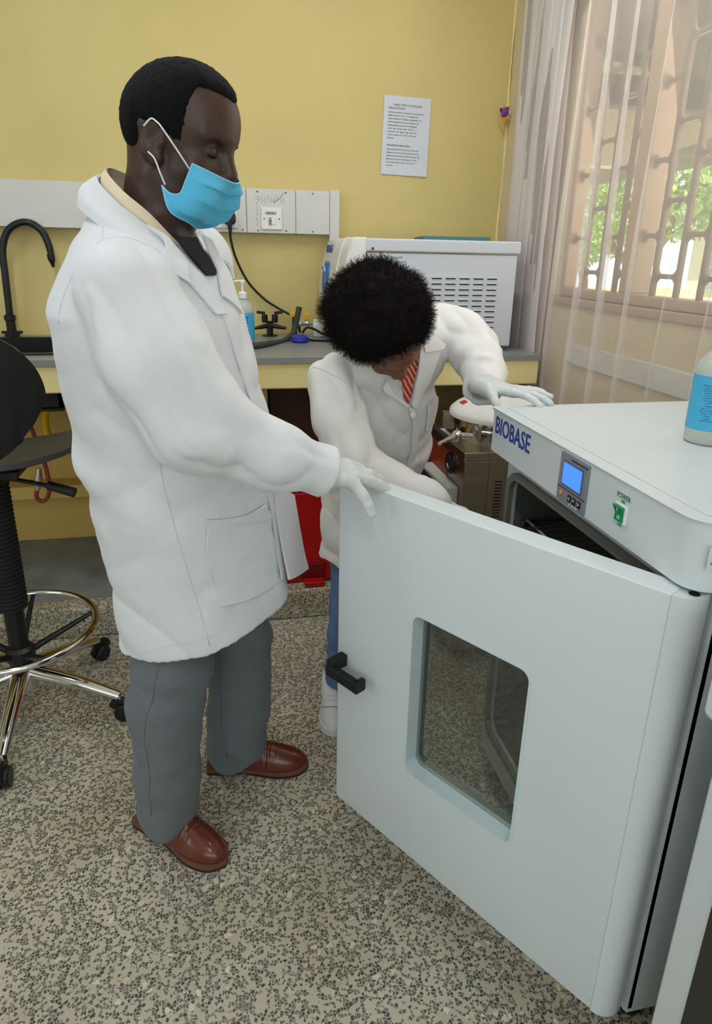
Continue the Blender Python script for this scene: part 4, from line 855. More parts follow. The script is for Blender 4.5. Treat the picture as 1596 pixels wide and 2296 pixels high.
def nmesh(name, f, lo, hi, h, m, parent=None, smooth_it=1, pad=0.01):
    V, F = nets(f, lo, hi, h, pad); V = V.astype(float)
    for _ in range(smooth_it):
        S = np.zeros_like(V); c = np.zeros(len(V))
        for k in range(4): np.add.at(S, F[:, k], V[F[:, (k+1) % 4]]); np.add.at(c, F[:, k], 1); np.add.at(S, F[:, (k+1) % 4], V[F[:, k]]); np.add.at(c, F[:, (k+1) % 4], 1)
        V = V*0.5+0.5*S/np.maximum(c, 1)[:, None]
    me = bpy.data.meshes.new(name); me.vertices.add(len(V)); me.vertices.foreach_set('co', V.astype(f32).ravel())
    me.loops.add(len(F)*4); me.loops.foreach_set('vertex_index', F.astype(np.int32).ravel())
    me.polygons.add(len(F)); me.polygons.foreach_set('loop_start', np.arange(len(F), dtype=np.int32)*4); me.update(calc_edges=True); me.validate()
    return link(name, me, m, parent, True)
def proj(f, P, off=0.0, it=4):
    P = np.array(P, f32).reshape(-1, 3).copy(); e = 0.004
    def g(Q): return np.stack([(f(Q+np.array(d, f32)*e)-f(Q-np.array(d, f32)*e)) for d in np.eye(3)], 1)
    for _ in range(it):
        G = g(P); G /= (np.linalg.norm(G, axis=1, keepdims=True)+1e-9); P = P-(f(P)*0.9)[:, None]*G
    G = g(P); G /= (np.linalg.norm(G, axis=1, keepdims=True)+1e-9)
    return (P+G*off).astype(float)
def refine(G, nu, nv):
    G = np.array(G, float)
    rows = [catmull(r, nv) if len(r) > 2 else [r[0]+(r[1]-r[0])*t for t in np.linspace(0, 1, nv+1)] for r in G]
    R = np.array(rows); cols = [catmull(R[:, j], nu) if R.shape[0] > 2 else [R[0, j]+(R[1, j]-R[0, j])*t for t in np.linspace(0, 1, nu+1)] for j in range(R.shape[1])]
    return np.array(cols).transpose(1, 0, 2)
def patch(name, f, G, off, th, m, parent, nu=6, nv=6):
    G = refine(G, nu, nv); s = G.shape; Q = proj(f, G.reshape(-1, 3), off).reshape(s)
    for _ in range(4):
        Z = Q.copy(); Z[1:-1] = (Q[:-2]+2*Q[1:-1]+Q[2:])/4; Q = Z.copy(); Z[:, 1:-1] = (Q[:, :-2]+2*Q[:, 1:-1]+Q[:, 2:])/4; Q = Z
    return sheet(name, Q, th, m, parent)
def seam(name, f, pts, r, m, parent, off=0.0, n=6):
    P = proj(f, catmull(pts, 6), off); V, F = tube_data(list(P), r, n); return pyd(name, V, F, m, parent, True)
def glove_sdf(w, fwd, up, side, fingers, thumb, sc=1.0, rf=1.0):
    """wrist point, hand direction, back-of-hand normal; fingers = per finger (spread angle, curl angles in degrees)"""
    x = nrm(fwd); z = nrm(np.array(up, float)-x*np.dot(up, x)); y = np.cross(z, x)*side
    L = lambda p: np.array(w)+(x*p[0]+y*p[1]+z*p[2])*sc
    base = [(0.088, 0.030), (0.094, 0.010), (0.088, -0.010), (0.078, -0.028)]; seg = [(0.042, 0.026, 0.022), (0.046, 0.029, 0.024), (0.042, 0.027, 0.023), (0.034, 0.021, 0.020)]
    ch = []; tips = []
    for (bx_, by), sg, (sp, curl) in zip(base, seg, fingers):
        p = V3(bx_, by, 0.002); pts = [p]; a = 0; s = math.radians(sp)
        for l, c in zip(sg, curl):
            a += math.radians(c); d = V3(math.cos(a)*math.cos(s), math.cos(a)*math.sin(s), -math.sin(a)); p = p+d*l; pts.append(p)
        ch.append([L(q) for q in pts]); tips.append(L(pts[-1]))
    meta = [[L((-0.005, by*0.55, 0)), L((bx_, by, 0.0))] for bx_, by in base]
    th = [L(q) for q in thumb]
    def f(P):
        d = None
        for k, mm in enumerate(meta):
            e = rc(P, mm[0], mm[1], 0.0155*sc, 0.0125*sc); d = e if d is None else smin(d, e, 0.016*sc)
        d = smin(d, rc(P, L((-0.03, 0.010, 0)), L((0.02, 0.008, 0)), 0.023*sc, 0.021*sc), 0.02*sc); d = smin(d, rc(P, L((-0.03, -0.010, 0)), L((0.02, -0.012, 0)), 0.022*sc, 0.019*sc), 0.02*sc)
        e = rc(P, th[0], th[1], 0.019*sc, 0.0135*sc*rf); d = smin(d, e, 0.018*sc); e = chain(P, th[1:], [0.0135*sc*rf, 0.0115*sc*rf, 0.0095*sc*rf][:len(th)-1]); d = smin(d, e, 0.006*sc)
        fd = None
        for k, c in enumerate(ch):
            r0 = (0.0103 if k < 3 else 0.0092)*sc*rf; e = chain(P, c, [r0*1.08, r0, r0*0.94, r0*0.86], 0.003); fd = e if fd is None else smin(fd, e, 0.002)
        d = smin(d, fd, 0.009*sc)
        return d+0.0011*pn(P, (95, 95, 60))+0.0006*pn(P, (220, 220, 220), 7)
    return f, tips, L
M_coat = mat('white_cotton', (228, 229, 233), 0.85, var=0.03, vscale=14, bump=0.25, bscale=900, sheen=0.2)
M_coatw = mat('cream_white_cotton', (236, 233, 228), 0.85, var=0.04, vscale=14, bump=0.25, bscale=900, sheen=0.2)
M_seam = mat('seam_thread', (214, 216, 222), 0.9)
M_skin = mat('deep_brown_skin', (68, 46, 37), 0.42, var=0.12, vscale=30, bump=0.12, bscale=500, sss=0.05)
M_skinw = mat('brown_skin', (128, 84, 62), 0.45, var=0.10, vscale=30, bump=0.1, bscale=500, sss=0.05)
M_hair = mat('black_hair', (11, 11, 12), 0.85, var=0.3, vscale=150, bump=0.9, bscale=420, spec=0.2)
M_hairw = mat('dark_brown_hair', (22, 16, 14), 0.85, var=0.35, vscale=60, spec=0.2)
M_trou = mat('grey_trouser_cloth', (104, 110, 114), 0.85, var=0.06, vscale=20, bump=0.3, bscale=1200, sheen=0.1)
M_jean = mat('blue_denim', (88, 114, 150), 0.85, var=0.22, vscale=12, bump=0.3, bscale=900)
M_shoe = mat('brown_leather', (96, 42, 26), 0.24, var=0.25, vscale=9, bump=0.08, bscale=300, coat=0.3)
M_sole = mat('dark_brown_sole', (58, 36, 28), 0.5)
M_glove = mat('white_latex', (212, 216, 214), 0.38, var=0.03, vscale=40, bump=0.15, bscale=260)
M_mask = mat('blue_mask_fabric', (88, 186, 226), 0.8, var=0.04, vscale=40, bump=0.2, bscale=700)
M_maskb = mat('pale_mask_back', (120, 190, 205), 0.8)
# ------------------------------------------------------------------ THE MAN
PH = math.radians(-20); fw = V3(math.cos(PH), math.sin(PH), 0); lf = V3(-math.sin(PH), math.cos(PH), 0)
SL = np.array([  # z, cx, cy, a (front-back), b (side)
    (0.46, -0.056, 1.425, 0.192, 0.224), (0.58, -0.060, 1.42, 0.187, 0.220), (0.70, -0.070, 1.41, 0.185, 0.213), (0.82, -0.086, 1.395, 0.186, 0.205), (0.95, -0.098, 1.37, 0.190, 0.198),
    (1.06, -0.104, 1.345, 0.190, 0.195), (1.18, -0.116, 1.315, 0.182, 0.197), (1.29, -0.126, 1.29, 0.166, 0.195), (1.36, -0.124, 1.282, 0.140, 0.168), (1.41, -0.124, 1.278, 0.112, 0.140), (1.455, -0.122, 1.275, 0.088, 0.098), (1.50, -0.115, 1.272, 0.072, 0.078), (1.56, -0.11, 1.27, 0.066, 0.07)], f32)
RT1 = np.array(Matrix.Rotation(0.5, 3, 'Y'), dtype=f32); RT2 = np.array(Matrix.Rotation(-0.6, 3, 'Y'), dtype=f32)
def slices(P, S, fx, lx):
    z = P[:, 2]; g = lambda i: np.interp(z, S[:, 0], S[:, i]).astype(f32)
    dx = P[:, 0]-g(1); dy = P[:, 1]-g(2); u = dx*fx[0]+dy*fx[1]; v = dx*lx[0]+dy*lx[1]; a = g(3); b = g(4)
    k0 = np.sqrt((u/a)**2+(v/b)**2); k1 = np.sqrt((u/a**2)**2+(v/b**2)**2)+1e-6
    return k0*(k0-1)/k1, u, v
SHR = V3(-0.146, 1.132, 1.334); ELR = V3(-0.050, 1.100, 1.122); CUR = V3(0.205, 1.172, 0.995); AXR = nrm(CUR-ELR)
SHL = V3(-0.055, 1.445, 1.372); ELL = V3(-0.085, 1.545, 1.11); CUL = V3(0.02, 1.575, 0.90)
armR = ([SHR, (SHR+ELR)/2+V3(-0.008, -0.012, 0), ELR, (ELR+CUR)/2+V3(0, -0.004, -0.006), CUR, CUR+AXR*0.03], [0.080, 0.078, 0.073, 0.058, 0.040, 0.038])
def tor_man(P):
    d, u, v = slices(P, SL, fw, lf); z = P[:, 2]
    ang = np.arctan2(v, u)
    low = np.clip((1.0-z)/0.45, 0, 1)
    d = d-0.010*low*np.sin(ang*5+0.8+1.2*pn(P, (3, 3, 3)))
    n1 = pn(P @ RT1, (3.2, 3.2, 8), 3.3); n2 = pn(P @ RT2, (5, 5, 11), 9); d = d-0.020*(np.abs(n1)-0.12)-0.007*np.abs(n2)+0.0018*np.exp(-(n1/0.05)**2)+0.0008*np.exp(-(n2/0.06)**2)
    # drag fold across the small of the back
    back = np.clip(-u/0.15, 0, 1); d = d-0.011*back*(np.exp(-((z-1.00-0.25*(v+0.1))/0.035)**2)-np.exp(-((z-0.935-0.25*(v+0.1))/0.03)**2)*0.9-0.7*np.exp(-((z-1.235+0.3*v)/0.03)**2))
    return d
def fold_arm(P, a, b, amp, fq, ph):
    ax = nrm(b-a).astype(f32); t = (P-np.asarray(a, f32)) @ ax
    return amp*np.sin(t*fq+ph+6*pn(P, (9, 9, 9), 2)+(P @ np.asarray((5, 9, 4), f32)))
def armfold(P, a, b, amp, s, o):
    ax = nrm(b-a); e1 = nrm(np.cross(ax, (0, 1, 0.2))); e2 = np.cross(ax, e1); Q = (P-np.asarray(a, f32)) @ np.stack([ax+0.35*e1, e1, e2], 1).astype(f32)
    n1 = pn(Q.astype(f32), s, o); n2 = pn(Q.astype(f32), tuple(np.array(s)*1.7), o+5)
    return amp*(np.abs(n1)-0.12)-0.0022*np.exp(-(n1/0.05)**2)-0.0010*np.exp(-(n2/0.06)**2)
def coat_man0(P):
    d = tor_man(P)
    d = smin(d, rc(P, (-0.118, 1.275, 1.402), SHR+V3(0.008, 0.03, 0.012), 0.062, 0.064), 0.04); d = smin(d, rc(P, (-0.118, 1.275, 1.402), SHL, 0.062, 0.072), 0.05)
    s = chain(P, *armR, k=0.05)
    t = (P-ELR.astype(f32)) @ AXR.astype(f32); tz = P[:, 2]
    s = s-armfold(P, SHR, ELR, 0.026, (2.4, 11, 11), 1.5)*np.clip((tz-1.02)/0.12, 0, 1)-armfold(P, ELR, CUR, 0.024, (2.6, 13, 13), 4.1)*np.clip((t+0.10)/0.1, 0, 1)*np.clip((0.27-t)/0.06, 0, 1)-0.0012*np.exp(-(t/0.09)**2)*np.sin(t*80+9*pn(P, (8, 8, 8), 5))
    d = smin(d, s, 0.013)
    s2 = chain(P, [SHL, ELL, CUL], [0.085, 0.07, 0.048], k=0.03); d = smin(d, s2, 0.03)
    return d
HEMN = nrm(V3(-0.15, 0.0, 1.0)).astype(f32)
def coat_man(P):
    d = coat_man0(P)
    hem = 0.600+np.minimum(0.27*(P[:, 0]+0.05), 0.02)-P[:, 2]; d = np.maximum(d, hem)
    inner = np.maximum(tor_man(P)+0.013, P[:, 2]-0.70); d = np.maximum(d, -inner)
    cut = (P-(CUR-AXR*0.022).astype(f32)) @ AXR.astype(f32); near = np.linalg.norm(P-CUR.astype(f32), axis=1)-0.09
    d = np.maximum(d, np.where(near < 0.06, np.minimum(cut, 0.05), -0.05))
    d = np.maximum(d, -rc(P, CUR-AXR*0.05, CUR+AXR*0.05, 0.034, 0.035))
    # neck opening, deeper at the front
    nk = rc(P, (-0.100, 1.268, 1.42), (-0.090, 1.262, 1.62), 0.070, 0.090); d = np.maximum(d, -nk)
    un = (P[:, 0]+0.10)*fw[0]+(P[:, 1]-1.268)*fw[1]; d = np.maximum(d, -np.maximum(-(P[:, 2]-(1.440-0.58*un)), np.sqrt((P[:, 0]+0.10)**2+(P[:, 1]-1.268)**2)-0.122))
    return d
man = thing('person', 'man in white lab coat and blue face mask touching the oven door', 'person', (-0.1, 1.42, 0.0))
coat = nmesh('lab_coat', coat_man, (-0.36, 0.98, 0.50), (0.26, 1.66, 1.52), 0.0055, M_coat, man)
# head
HO = V3(-0.050, 1.262, 1.574); hy, hp = math.radians(-27), math.radians(14); HS = 0.93
Hf = V3(math.cos(hy)*math.cos(hp), math.sin(hy)*math.cos(hp), -math.sin(hp)); Hl = V3(-math.sin(hy), math.cos(hy), 0); Hu = np.cross(Hf, Hl)
HR = np.stack([Hf, Hl, Hu], 1)
def h2w(p, O=HO, R=HR): return O+(R @ np.array(p, float))*HS
def w2h(p, O=HO, R=HR): return (R.T @ (np.array(p, float)-O))/HS
def skull(p): return smin(ell(p, (0.001, 0, 0.036), (0.104, 0.078, 0.090)), ell(p, (-0.022, 0, 0.020), (0.080, 0.079, 0.075)), 0.03)
def head_local(p):
    q = p.copy(); q[:, 1] = np.abs(q[:, 1])
    d = skull(q)
    d = smin(d, ell(q, (0.028, 0, -0.045), (0.064, 0.058, 0.085)), 0.03)
    d = smin(d, ell(q, (0.036, 0, -0.100), (0.030, 0.028, 0.024)), 0.035)
    d = smin(d, rc(q, (-0.012, 0.056, -0.060), (0.030, 0.026, -0.100), 0.018, 0.016), 0.03)
    d = smin(d, ell(q, (0.052, 0.044, -0.042), (0.024, 0.020, 0.018)), 0.025)          # cheek
    d = smin(d, rc(q, (0.084, 0.010, 0.020), (0.070, 0.050, 0.022), 0.010, 0.009), 0.018)   # brow
    d = smax(d, -ell(q, (0.094, 0.033, -0.002), (0.020, 0.019, 0.013)), 0.014)            # socket
    d = smin(d, ell(q, (0.0735, 0.032, -0.004), (0.0135, 0.0150, 0.0125)), 0.004)           # lidded eye
    d = smin(d, rc(q, (0.089, 0, 0.008), (0.107, 0, -0.033), 0.008, 0.0125), 0.012); d = smin(d, ell(q, (0.095, 0.015, -0.042), (0.014, 0.0095, 0.0095)), 0.008)
    d = smax(d, -ell(q, (0.103, 0.007, -0.051), (0.006, 0.004, 0.006)), 0.004)
    d = smin(d, ell(q, (0.074, 0, -0.070), (0.014, 0.024, 0.008)), 0.008); d = smin(d, ell(q, (0.070, 0, -0.082), (0.013, 0.020, 0.008)), 0.008)
    er = np.array([[0.94, 0.25, 0.22], [-0.26, 0.96, 0.0], [-0.21, -0.06, 0.97]], f32)
    e = ell(q, (-0.008, 0.082, -0.010), (0.022, 0.0095, 0.034), er); e = smax(e, -ell(q, (-0.002, 0.092, -0.006), (0.012, 0.008, 0.019), er), 0.006)
    e = smin(e, ell(q, (0.002, 0.078, -0.038), (0.011, 0.008, 0.012)), 0.008); e = smin(e, ell(q, (0.008, 0.080, -0.010), (0.006, 0.006, 0.009)), 0.005)
    return smin(d, e, 0.006)
def head_man(P):
    p = ((P-HO.astype(f32)) @ HR.astype(f32))/HS; d = head_local(p)*HS
    return smin(d, rc(P, h2w((-0.030, 0, -0.055)), V3(-0.110, 1.272, 1.40), 0.058, 0.064), 0.03)
def body_man(P):
    d = head_man(P); t, _, _ = slices(P, SL, fw, lf); t = np.maximum(t+0.03, P[:, 2]-1.45); t = np.maximum(t, 0.80-P[:, 2])
    d = smin(d, t, 0.02)
    d = np.minimum(d, chain(P, [SHR+V3(0.02, 0.04, 0), ELR, CUR-AXR*0.02], [0.055, 0.042, 0.024]))
    d = np.minimum(d, chain(P, [SHL, ELL, CUL], [0.055, 0.042, 0.026]))
    return d
bd_ = nmesh('body', lambda P: np.maximum(body_man(P), 1.33-P[:, 2]), (-0.28, 1.03, 1.32), (0.13, 1.52, 1.74), 0.0030, M_skin, man)
# body mesh is cut off at the upper chest; no lower body is built
def hair_man(P):
    p = ((P-HO.astype(f32)) @ HR.astype(f32))/HS; ay = np.abs(p[:, 1]); x, y, z = p[:, 0], p[:, 1], p[:, 2]
    g1 = np.minimum(0.038-x+0.10*z, z-0.012+0.25*(x+0.02)); g2 = z-0.072-0.30*ay-0.25*np.clip(x-0.05, 0, 1); g3 = np.minimum(-0.040-x, z+0.062)
    g = np.maximum(np.maximum(g1, g2), g3); g = g-0.004*pn(P, (90, 90, 90), 8)-0.005*pn(P, (210, 210, 210), 5)
    tp = np.clip(g/0.022, 0, 1); off = 0.0008+0.0058*tp*(2-tp)
    d = (skull(p)-off-(0.0024*pn(P, (190, 190, 190))+0.0012*pn(P, (60, 60, 60), 3))*np.clip(tp*2, 0.3, 1))*HS
    return np.maximum(d, -g*0.6)
nmesh('hair', hair_man, (-0.21, 1.14, 1.46), (0.11, 1.40, 1.75), 0.0026, M_hair, man, 0)
# eyes: dark lash line under lowered lids
for s in (-1, 1):
    c = V3(0.0735, s*0.032, -0.004); P = [h2w(c+V3(0.0142*math.cos(a)*math.cos(b), 0.0155*math.sin(a), -0.0135*math.sin(b))) for a, b in zip(np.linspace(-1.0, 1.0, 9), 0.45+0.18*np.cos(np.linspace(-1.5, 1.5, 9)))]
    V, F = tube_data(P, [0.0006]+[0.0014]*7+[0.0006], 6); pyd('eyelashes', V, F, M_hair, man, True)
    Pb = proj(head_man, [h2w(q) for q in ((0.088, s*0.014, 0.016), (0.089, s*0.026, 0.0195), (0.084, s*0.040, 0.020), (0.072, s*0.052, 0.014))], 0.001)
    V, F = tube_data(catmull(list(Pb), 5), [0.0004+0.0012*math.sin(math.pi*(k+0.5)/16) for k in range(16)], 6); pyd('eyebrow', V, F, mat('brow_hair', (44, 30, 25), 0.9), man, True)
# surgical mask
mk = [[(430, 367, 1.170), (466, 384, 1.168), (498, 400, 1.184)], [(416, 402, 1.166), (456, 416, 1.160), (488, 428, 1.176)], [(402, 433, 1.166), (444, 448, 1.160), (476, 460, 1.178)], [(380, 432, 1.168), (412, 472, 1.164), (452, 487, 1.184)], [(363, 415, 1.174), (380, 472, 1.172), (424, 500, 1.192)]]
ctr = [(0.1160, 0, -0.044), (0.1030, 0, -0.068), (0.0910, 0, -0.096), (0.0775, 0, -0.121), (0.058, 0, -0.138)]
G = []
for row, c in zip(mk, ctr):
    L_ = [w2h(at(x, y, Y)) for x, y, Y in row]; G.append([h2w(p) for p in L_]+[h2w(c)]+[h2w((p[0]-0.004, -p[1]*0.80, p[2])) for p in L_[::-1]])
Gr = refine(G, 14, 8); nr, nc = Gr.shape[:2]
for i in range(nr):
    t = i/(nr-1); w = 0.0045*(abs(((t*3.4+0.2) % 1.0)-0.25)*1.6-0.4)*(0 if t < 0.1 else 1)
    for j in range(nc): e = min(j, nc-1-j)/(nc/2); p = w2h(Gr[i, j]); Gr[i, j] = h2w(p+V3(0.9, 0.5*np.sign(p[1])*(1-e), 0.1)*w*min(1, e*3))
mask = sheet('face_mask', Gr, 0.0016, M_mask, man)
def edge_strip(ii, off):
    P = [Gr[ii, j] for j in range(nc)]; return P
V, F = tube_data([Gr[0, j] for j in range(nc)], 0.0016, 6); pyd('mask_hem', V, F, mat('mask_hem_blue', (140, 208, 236), 0.7), mask, True)
V, F = tube_data([Gr[i, 0]+ (Gr[i, 1]-Gr[i, 0])*0.3 for i in range(nr)], 0.0015, 6); pyd('mask_hem', V, F, MATS['mask_hem_blue'], mask, True)
V, F = tube_data([Gr[-1, j] for j in range(nc)], 0.0014, 6); pyd('mask_hem', V, F, MATS['mask_hem_blue'], mask, True)
ear_t = h2w((-0.012, 0, 0.020)); 
tube('ear_loop', [at(424, 378, 1.176), at(398, 338, 1.168), at(362, 285, 1.172), at(350, 272, 1.176), at(338, 266, 1.182), at(322, 282, 1.188)], 0.0014, M_white, mask, 8)
tube('ear_loop', [at(370, 414, 1.174), at(358, 385, 1.172), at(346, 355, 1.176), at(332, 340, 1.186)], 0.0014, M_white, mask, 8)
# collar of the coat, polo collar, shirt front
def collar(name, top, bot, th, m, n=10):
    return sheet(name, refine([top, [(np.array(a)*0.45+np.array(b)*0.55)+V3(*((np.array(b)-np.array(a))[:2]*0.25), 0.004) for a, b in zip(top, bot)], bot], 6, n), th, m, man)
NC = V3(-0.100, 1.268, 0)
def ringpt(ang, r, z, kx=1.0): a = PH+math.radians(ang); return NC+V3(math.cos(a)*r*kx, math.sin(a)*r, z)
angs = [-48, -75, -105, -140, -180, -220, -255, -285, -312]
zt = [1.398, 1.434, 1.468, 1.504, 1.520, 1.504, 1.468, 1.434, 1.398]
top = [ringpt(a, 0.092, z) for a, z in zip(angs, zt)]
bot = [ringpt(a, 0.126+0.026*max(0, (abs(a+180)-80)/60), z-0.040-0.010*max(0, (abs(a+180)-80)/60)) for a, z in zip(angs, zt)]
collar('coat_collar', top, bot, 0.005, M_coat)
angs2 = [-30, -50, -75, -105, -140, -180, -220, -255, -285, -310, -330]
z2 = [1.396, 1.420, 1.456, 1.488, 1.520, 1.532, 1.520, 1.488, 1.456, 1.420, 1.396]
top = [ringpt(a, 0.077, z) for a, z in zip(angs2, z2)]; bot = [ringpt(a, 0.087, z-0.034) for a, z in zip(angs2, z2)]
cl = collar('polo_collar', top, bot, 0.004, mat('cream_knit', (232, 214, 184), 0.9, bump=0.3, bscale=700))
for dz, col in ((0.030, 'navy_stripe'), (0.026, 'white_stripe'), (0.022, 'navy_stripe')):
    mm = mat(col, (28, 32, 52) if col[0] == 'n' else (222, 224, 230), 0.9)
    for rng in ((0, 4), (7, 11)):
        V, F = tube_data(catmull([ringpt(a, 0.0885, z-dz) for a, z in list(zip(angs2, z2))[rng[0]:rng[1]]], 6), 0.0022, 6); pyd('collar_stripe', V, F, mm, cl, True)
M_shirt = mat('black_polo_shirt', (22, 23, 27), 0.85, var=0.15, vscale=40)
fr_ = lambda P: tor_man(P)
patch('shirt_front', coat_man0, [[at(385, 515, 1.17), at(425, 512, 1.16), at(470, 520, 1.20)], [at(405, 545, 1.17), at(440, 548, 1.16), at(490, 560, 1.20)], [at(440, 580, 1.17), at(462, 585, 1.16), at(495, 598, 1.20)], [at(468, 604, 1.17), at(474, 608, 1.165), at(490, 612, 1.19)]], 0.004, 0.003, M_shirt, man)
patch('shirt_placket', coat_man0, [[at(392, 520, 1.165), at(412, 560, 1.16), at(450, 590, 1.16)], [at(405, 512, 1.16), at(428, 548, 1.155), at(462, 582, 1.16)]], 0.009, 0.004, M_shirt, man)
# lapels
patch('coat_lapel', coat_man0, [[at(330, 480, 1.14), at(380, 518, 1.14), at(400, 560, 1.13), at(440, 620, 1.13), at(500, 700, 1.15)], [at(380, 518, 1.15), at(402, 545, 1.15), at(440, 585, 1.15), at(478, 625, 1.16), at(518, 700, 1.18)]], 0.004, 0.005, M_coat, man, 5, 6)
patch('coat_lapel', coat_man0, [[at(475, 520, 1.23), at(495, 565, 1.22), at(500, 610, 1.20), at(512, 660, 1.19)], [at(500, 530, 1.28), at(530, 590, 1.28), at(545, 650, 1.27), at(552, 700, 1.26)]], 0.004, 0.005, M_coat, man, 5, 6)
# front edge of the near panel, below the lapel
patch('coat_placket', coat_man0, [[at(505, 690, 1.17), at(535, 760, 1.18), at(562, 830, 1.20), at(585, 900, 1.22), at(600, 960, 1.24), at(612, 1050, 1.27), at(625, 1150, 1.30), at(640, 1300, 1.34)], [at(522, 690, 1.20), at(552, 760, 1.21), at(578, 830, 1.23), at(598, 900, 1.25), at(610, 960, 1.27), at(622, 1050, 1.30), at(635, 1150, 1.33), at(648, 1290, 1.37)]], 0.0025, 0.004, M_coat, man, 4, 5)
# loose left front panel hanging ahead of the body
fl_ = [[at(615, 1090, 1.33), at(640, 1100, 1.40), at(658, 1110, 1.46)], [at(622, 1160, 1.33), at(650, 1165, 1.40), at(668, 1170, 1.46)], [at(634, 1230, 1.34), at(660, 1235, 1.40), at(680, 1235, 1.46)], [at(648, 1300, 1.35), at(668, 1290, 1.41), at(690, 1275, 1.47)]]
sheet('coat_front_flap', refine(fl_, 6, 6), 0.006, M_coat, man)
# patch pocket with turned top, side seam, armhole seam
pk = [[at(472, 1186, 1.15), at(555, 1170, 1.20), at(640, 1152, 1.28)], [at(490, 1280, 1.16), at(565, 1265, 1.21), at(641, 1240, 1.29)], [at(510, 1370, 1.17), at(575, 1350, 1.22), at(642, 1312, 1.30)]]
pocket = patch('patch_pocket', coat_man0, pk, 0.0045, 0.006, M_coat, man, 8, 8)
patch('pocket_hem', coat_man0, [[at(471, 1184, 1.15), at(555, 1168, 1.20), at(641, 1150, 1.28)], [at(473, 1200, 1.15), at(557, 1184, 1.20), at(641, 1167, 1.28)]], 0.0060, 0.004, M_coat, pocket, 3, 8)
patch('pocket_hem', coat_man0, [[at(540, 1178, 1.19), at(585, 1158, 1.22), at(622, 1140, 1.26)], [at(560, 1184, 1.20), at(600, 1176, 1.23), at(640, 1166, 1.28)]], 0.0085, 0.003, M_coat, pocket, 3, 6)
seam('side_seam', coat_man0, [at(352, 1010, 1.16), at(375, 1120, 1.17), at(405, 1230, 1.18), at(435, 1330, 1.19), at(470, 1448, 1.20)], 0.0010, M_seam, man)
seam('armhole_seam', coat_man0, [at(152, 720, 1.16), at(152, 650, 1.15), at(175, 590, 1.14), at(220, 556, 1.14), at(285, 556, 1.14), at(340, 590, 1.14)], 0.0011, M_seam, man)
seam('shoulder_seam', coat_man0, [at(222, 556, 1.12), at(228, 510, 1.16), at(240, 470, 1.20), at(258, 440, 1.24)], 0.0010, M_seam, man)
seam('hem_stitch', coat_man0, [at(292, 1438, 1.38), at(330, 1452, 1.26), at(400, 1448, 1.20), at(470, 1425, 1.20), at(560, 1372, 1.26), at(640, 1305, 1.38)], 0.0009, M_seam, man)
cuff = lambda P: chain(P, *armR, k=0.05)
# trousers
def trou(P):
    zN = P[:, 2]
    A = chain(P, [V3(-0.100, 1.37, 0.80), V3(-0.130, 1.345, 0.62), V3(-0.143, 1.332, 0.50), V3(-0.160, 1.326, 0.42), V3(-0.178, 1.330, 0.20), V3(-0.184, 1.338, 0.045)], [0.068, 0.074, 0.086, 0.081, 0.076, 0.071], 0.02)
    B = chain(P, [V3(-0.03, 1.48, 0.80), V3(0.010, 1.51, 0.45), V3(0.002, 1.53, 0.20), V3(-0.010, 1.538, 0.045)], [0.075, 0.080, 0.080, 0.083], 0.02)
    d = smin(A, B, 0.015); d = smin(d, rc(P, (-0.09, 1.38, 0.86), (-0.07, 1.44, 0.86), 0.11, 0.11), 0.05)
    w = np.exp(-((zN-0.42)/0.06)**2)+0.8*np.exp(-((zN-0.10)/0.05)**2)
    d = d-0.0035*w*np.sin(P @ np.asarray((34, -20, 62), f32)+7*pn(P, (7, 7, 7), 1))-0.020*(np.abs(pn(P @ RT1, (6, 6, 6), 14))-0.12)-0.008*np.abs(pn(P @ RT2, (11, 11, 14), 2))
    cuffz = 0.050+0.16*(P[:, 0]+0.19)*0-zN+0.012*np.sin(P[:, 0]*40)
    d = np.maximum(d, cuffz); d = np.maximum(d, zN-0.92)
    inn = np.maximum(np.minimum(rc(P, (-0.183, 1.334, 0.2), (-0.186, 1.338, 0.0), 0.062, 0.058), rc(P, (0.0, 1.535, 0.2), (-0.01, 1.538, 0.0), 0.066, 0.072)), zN-0.11)
    return np.maximum(d, -inn)
tr_ = nmesh('trousers', trou, (-0.30, 1.18, 0.02), (0.14, 1.67, 0.95), 0.0055, M_trou, man)
seam('outer_seam', trou, [at(347, 1480, 1.24), at(340, 1560, 1.24), at(328, 1640, 1.26), at(338, 1740, 1.26), at(340, 1825, 1.27)], 0.0009, mat('trouser_seam', (92, 97, 100), 0.9), tr_)
seam('outer_seam', trou, [at(492, 1455, 1.44), at(496, 1550, 1.45), at(500, 1640, 1.46), at(515, 1690, 1.46)], 0.0009, MATS['trouser_seam'], tr_)
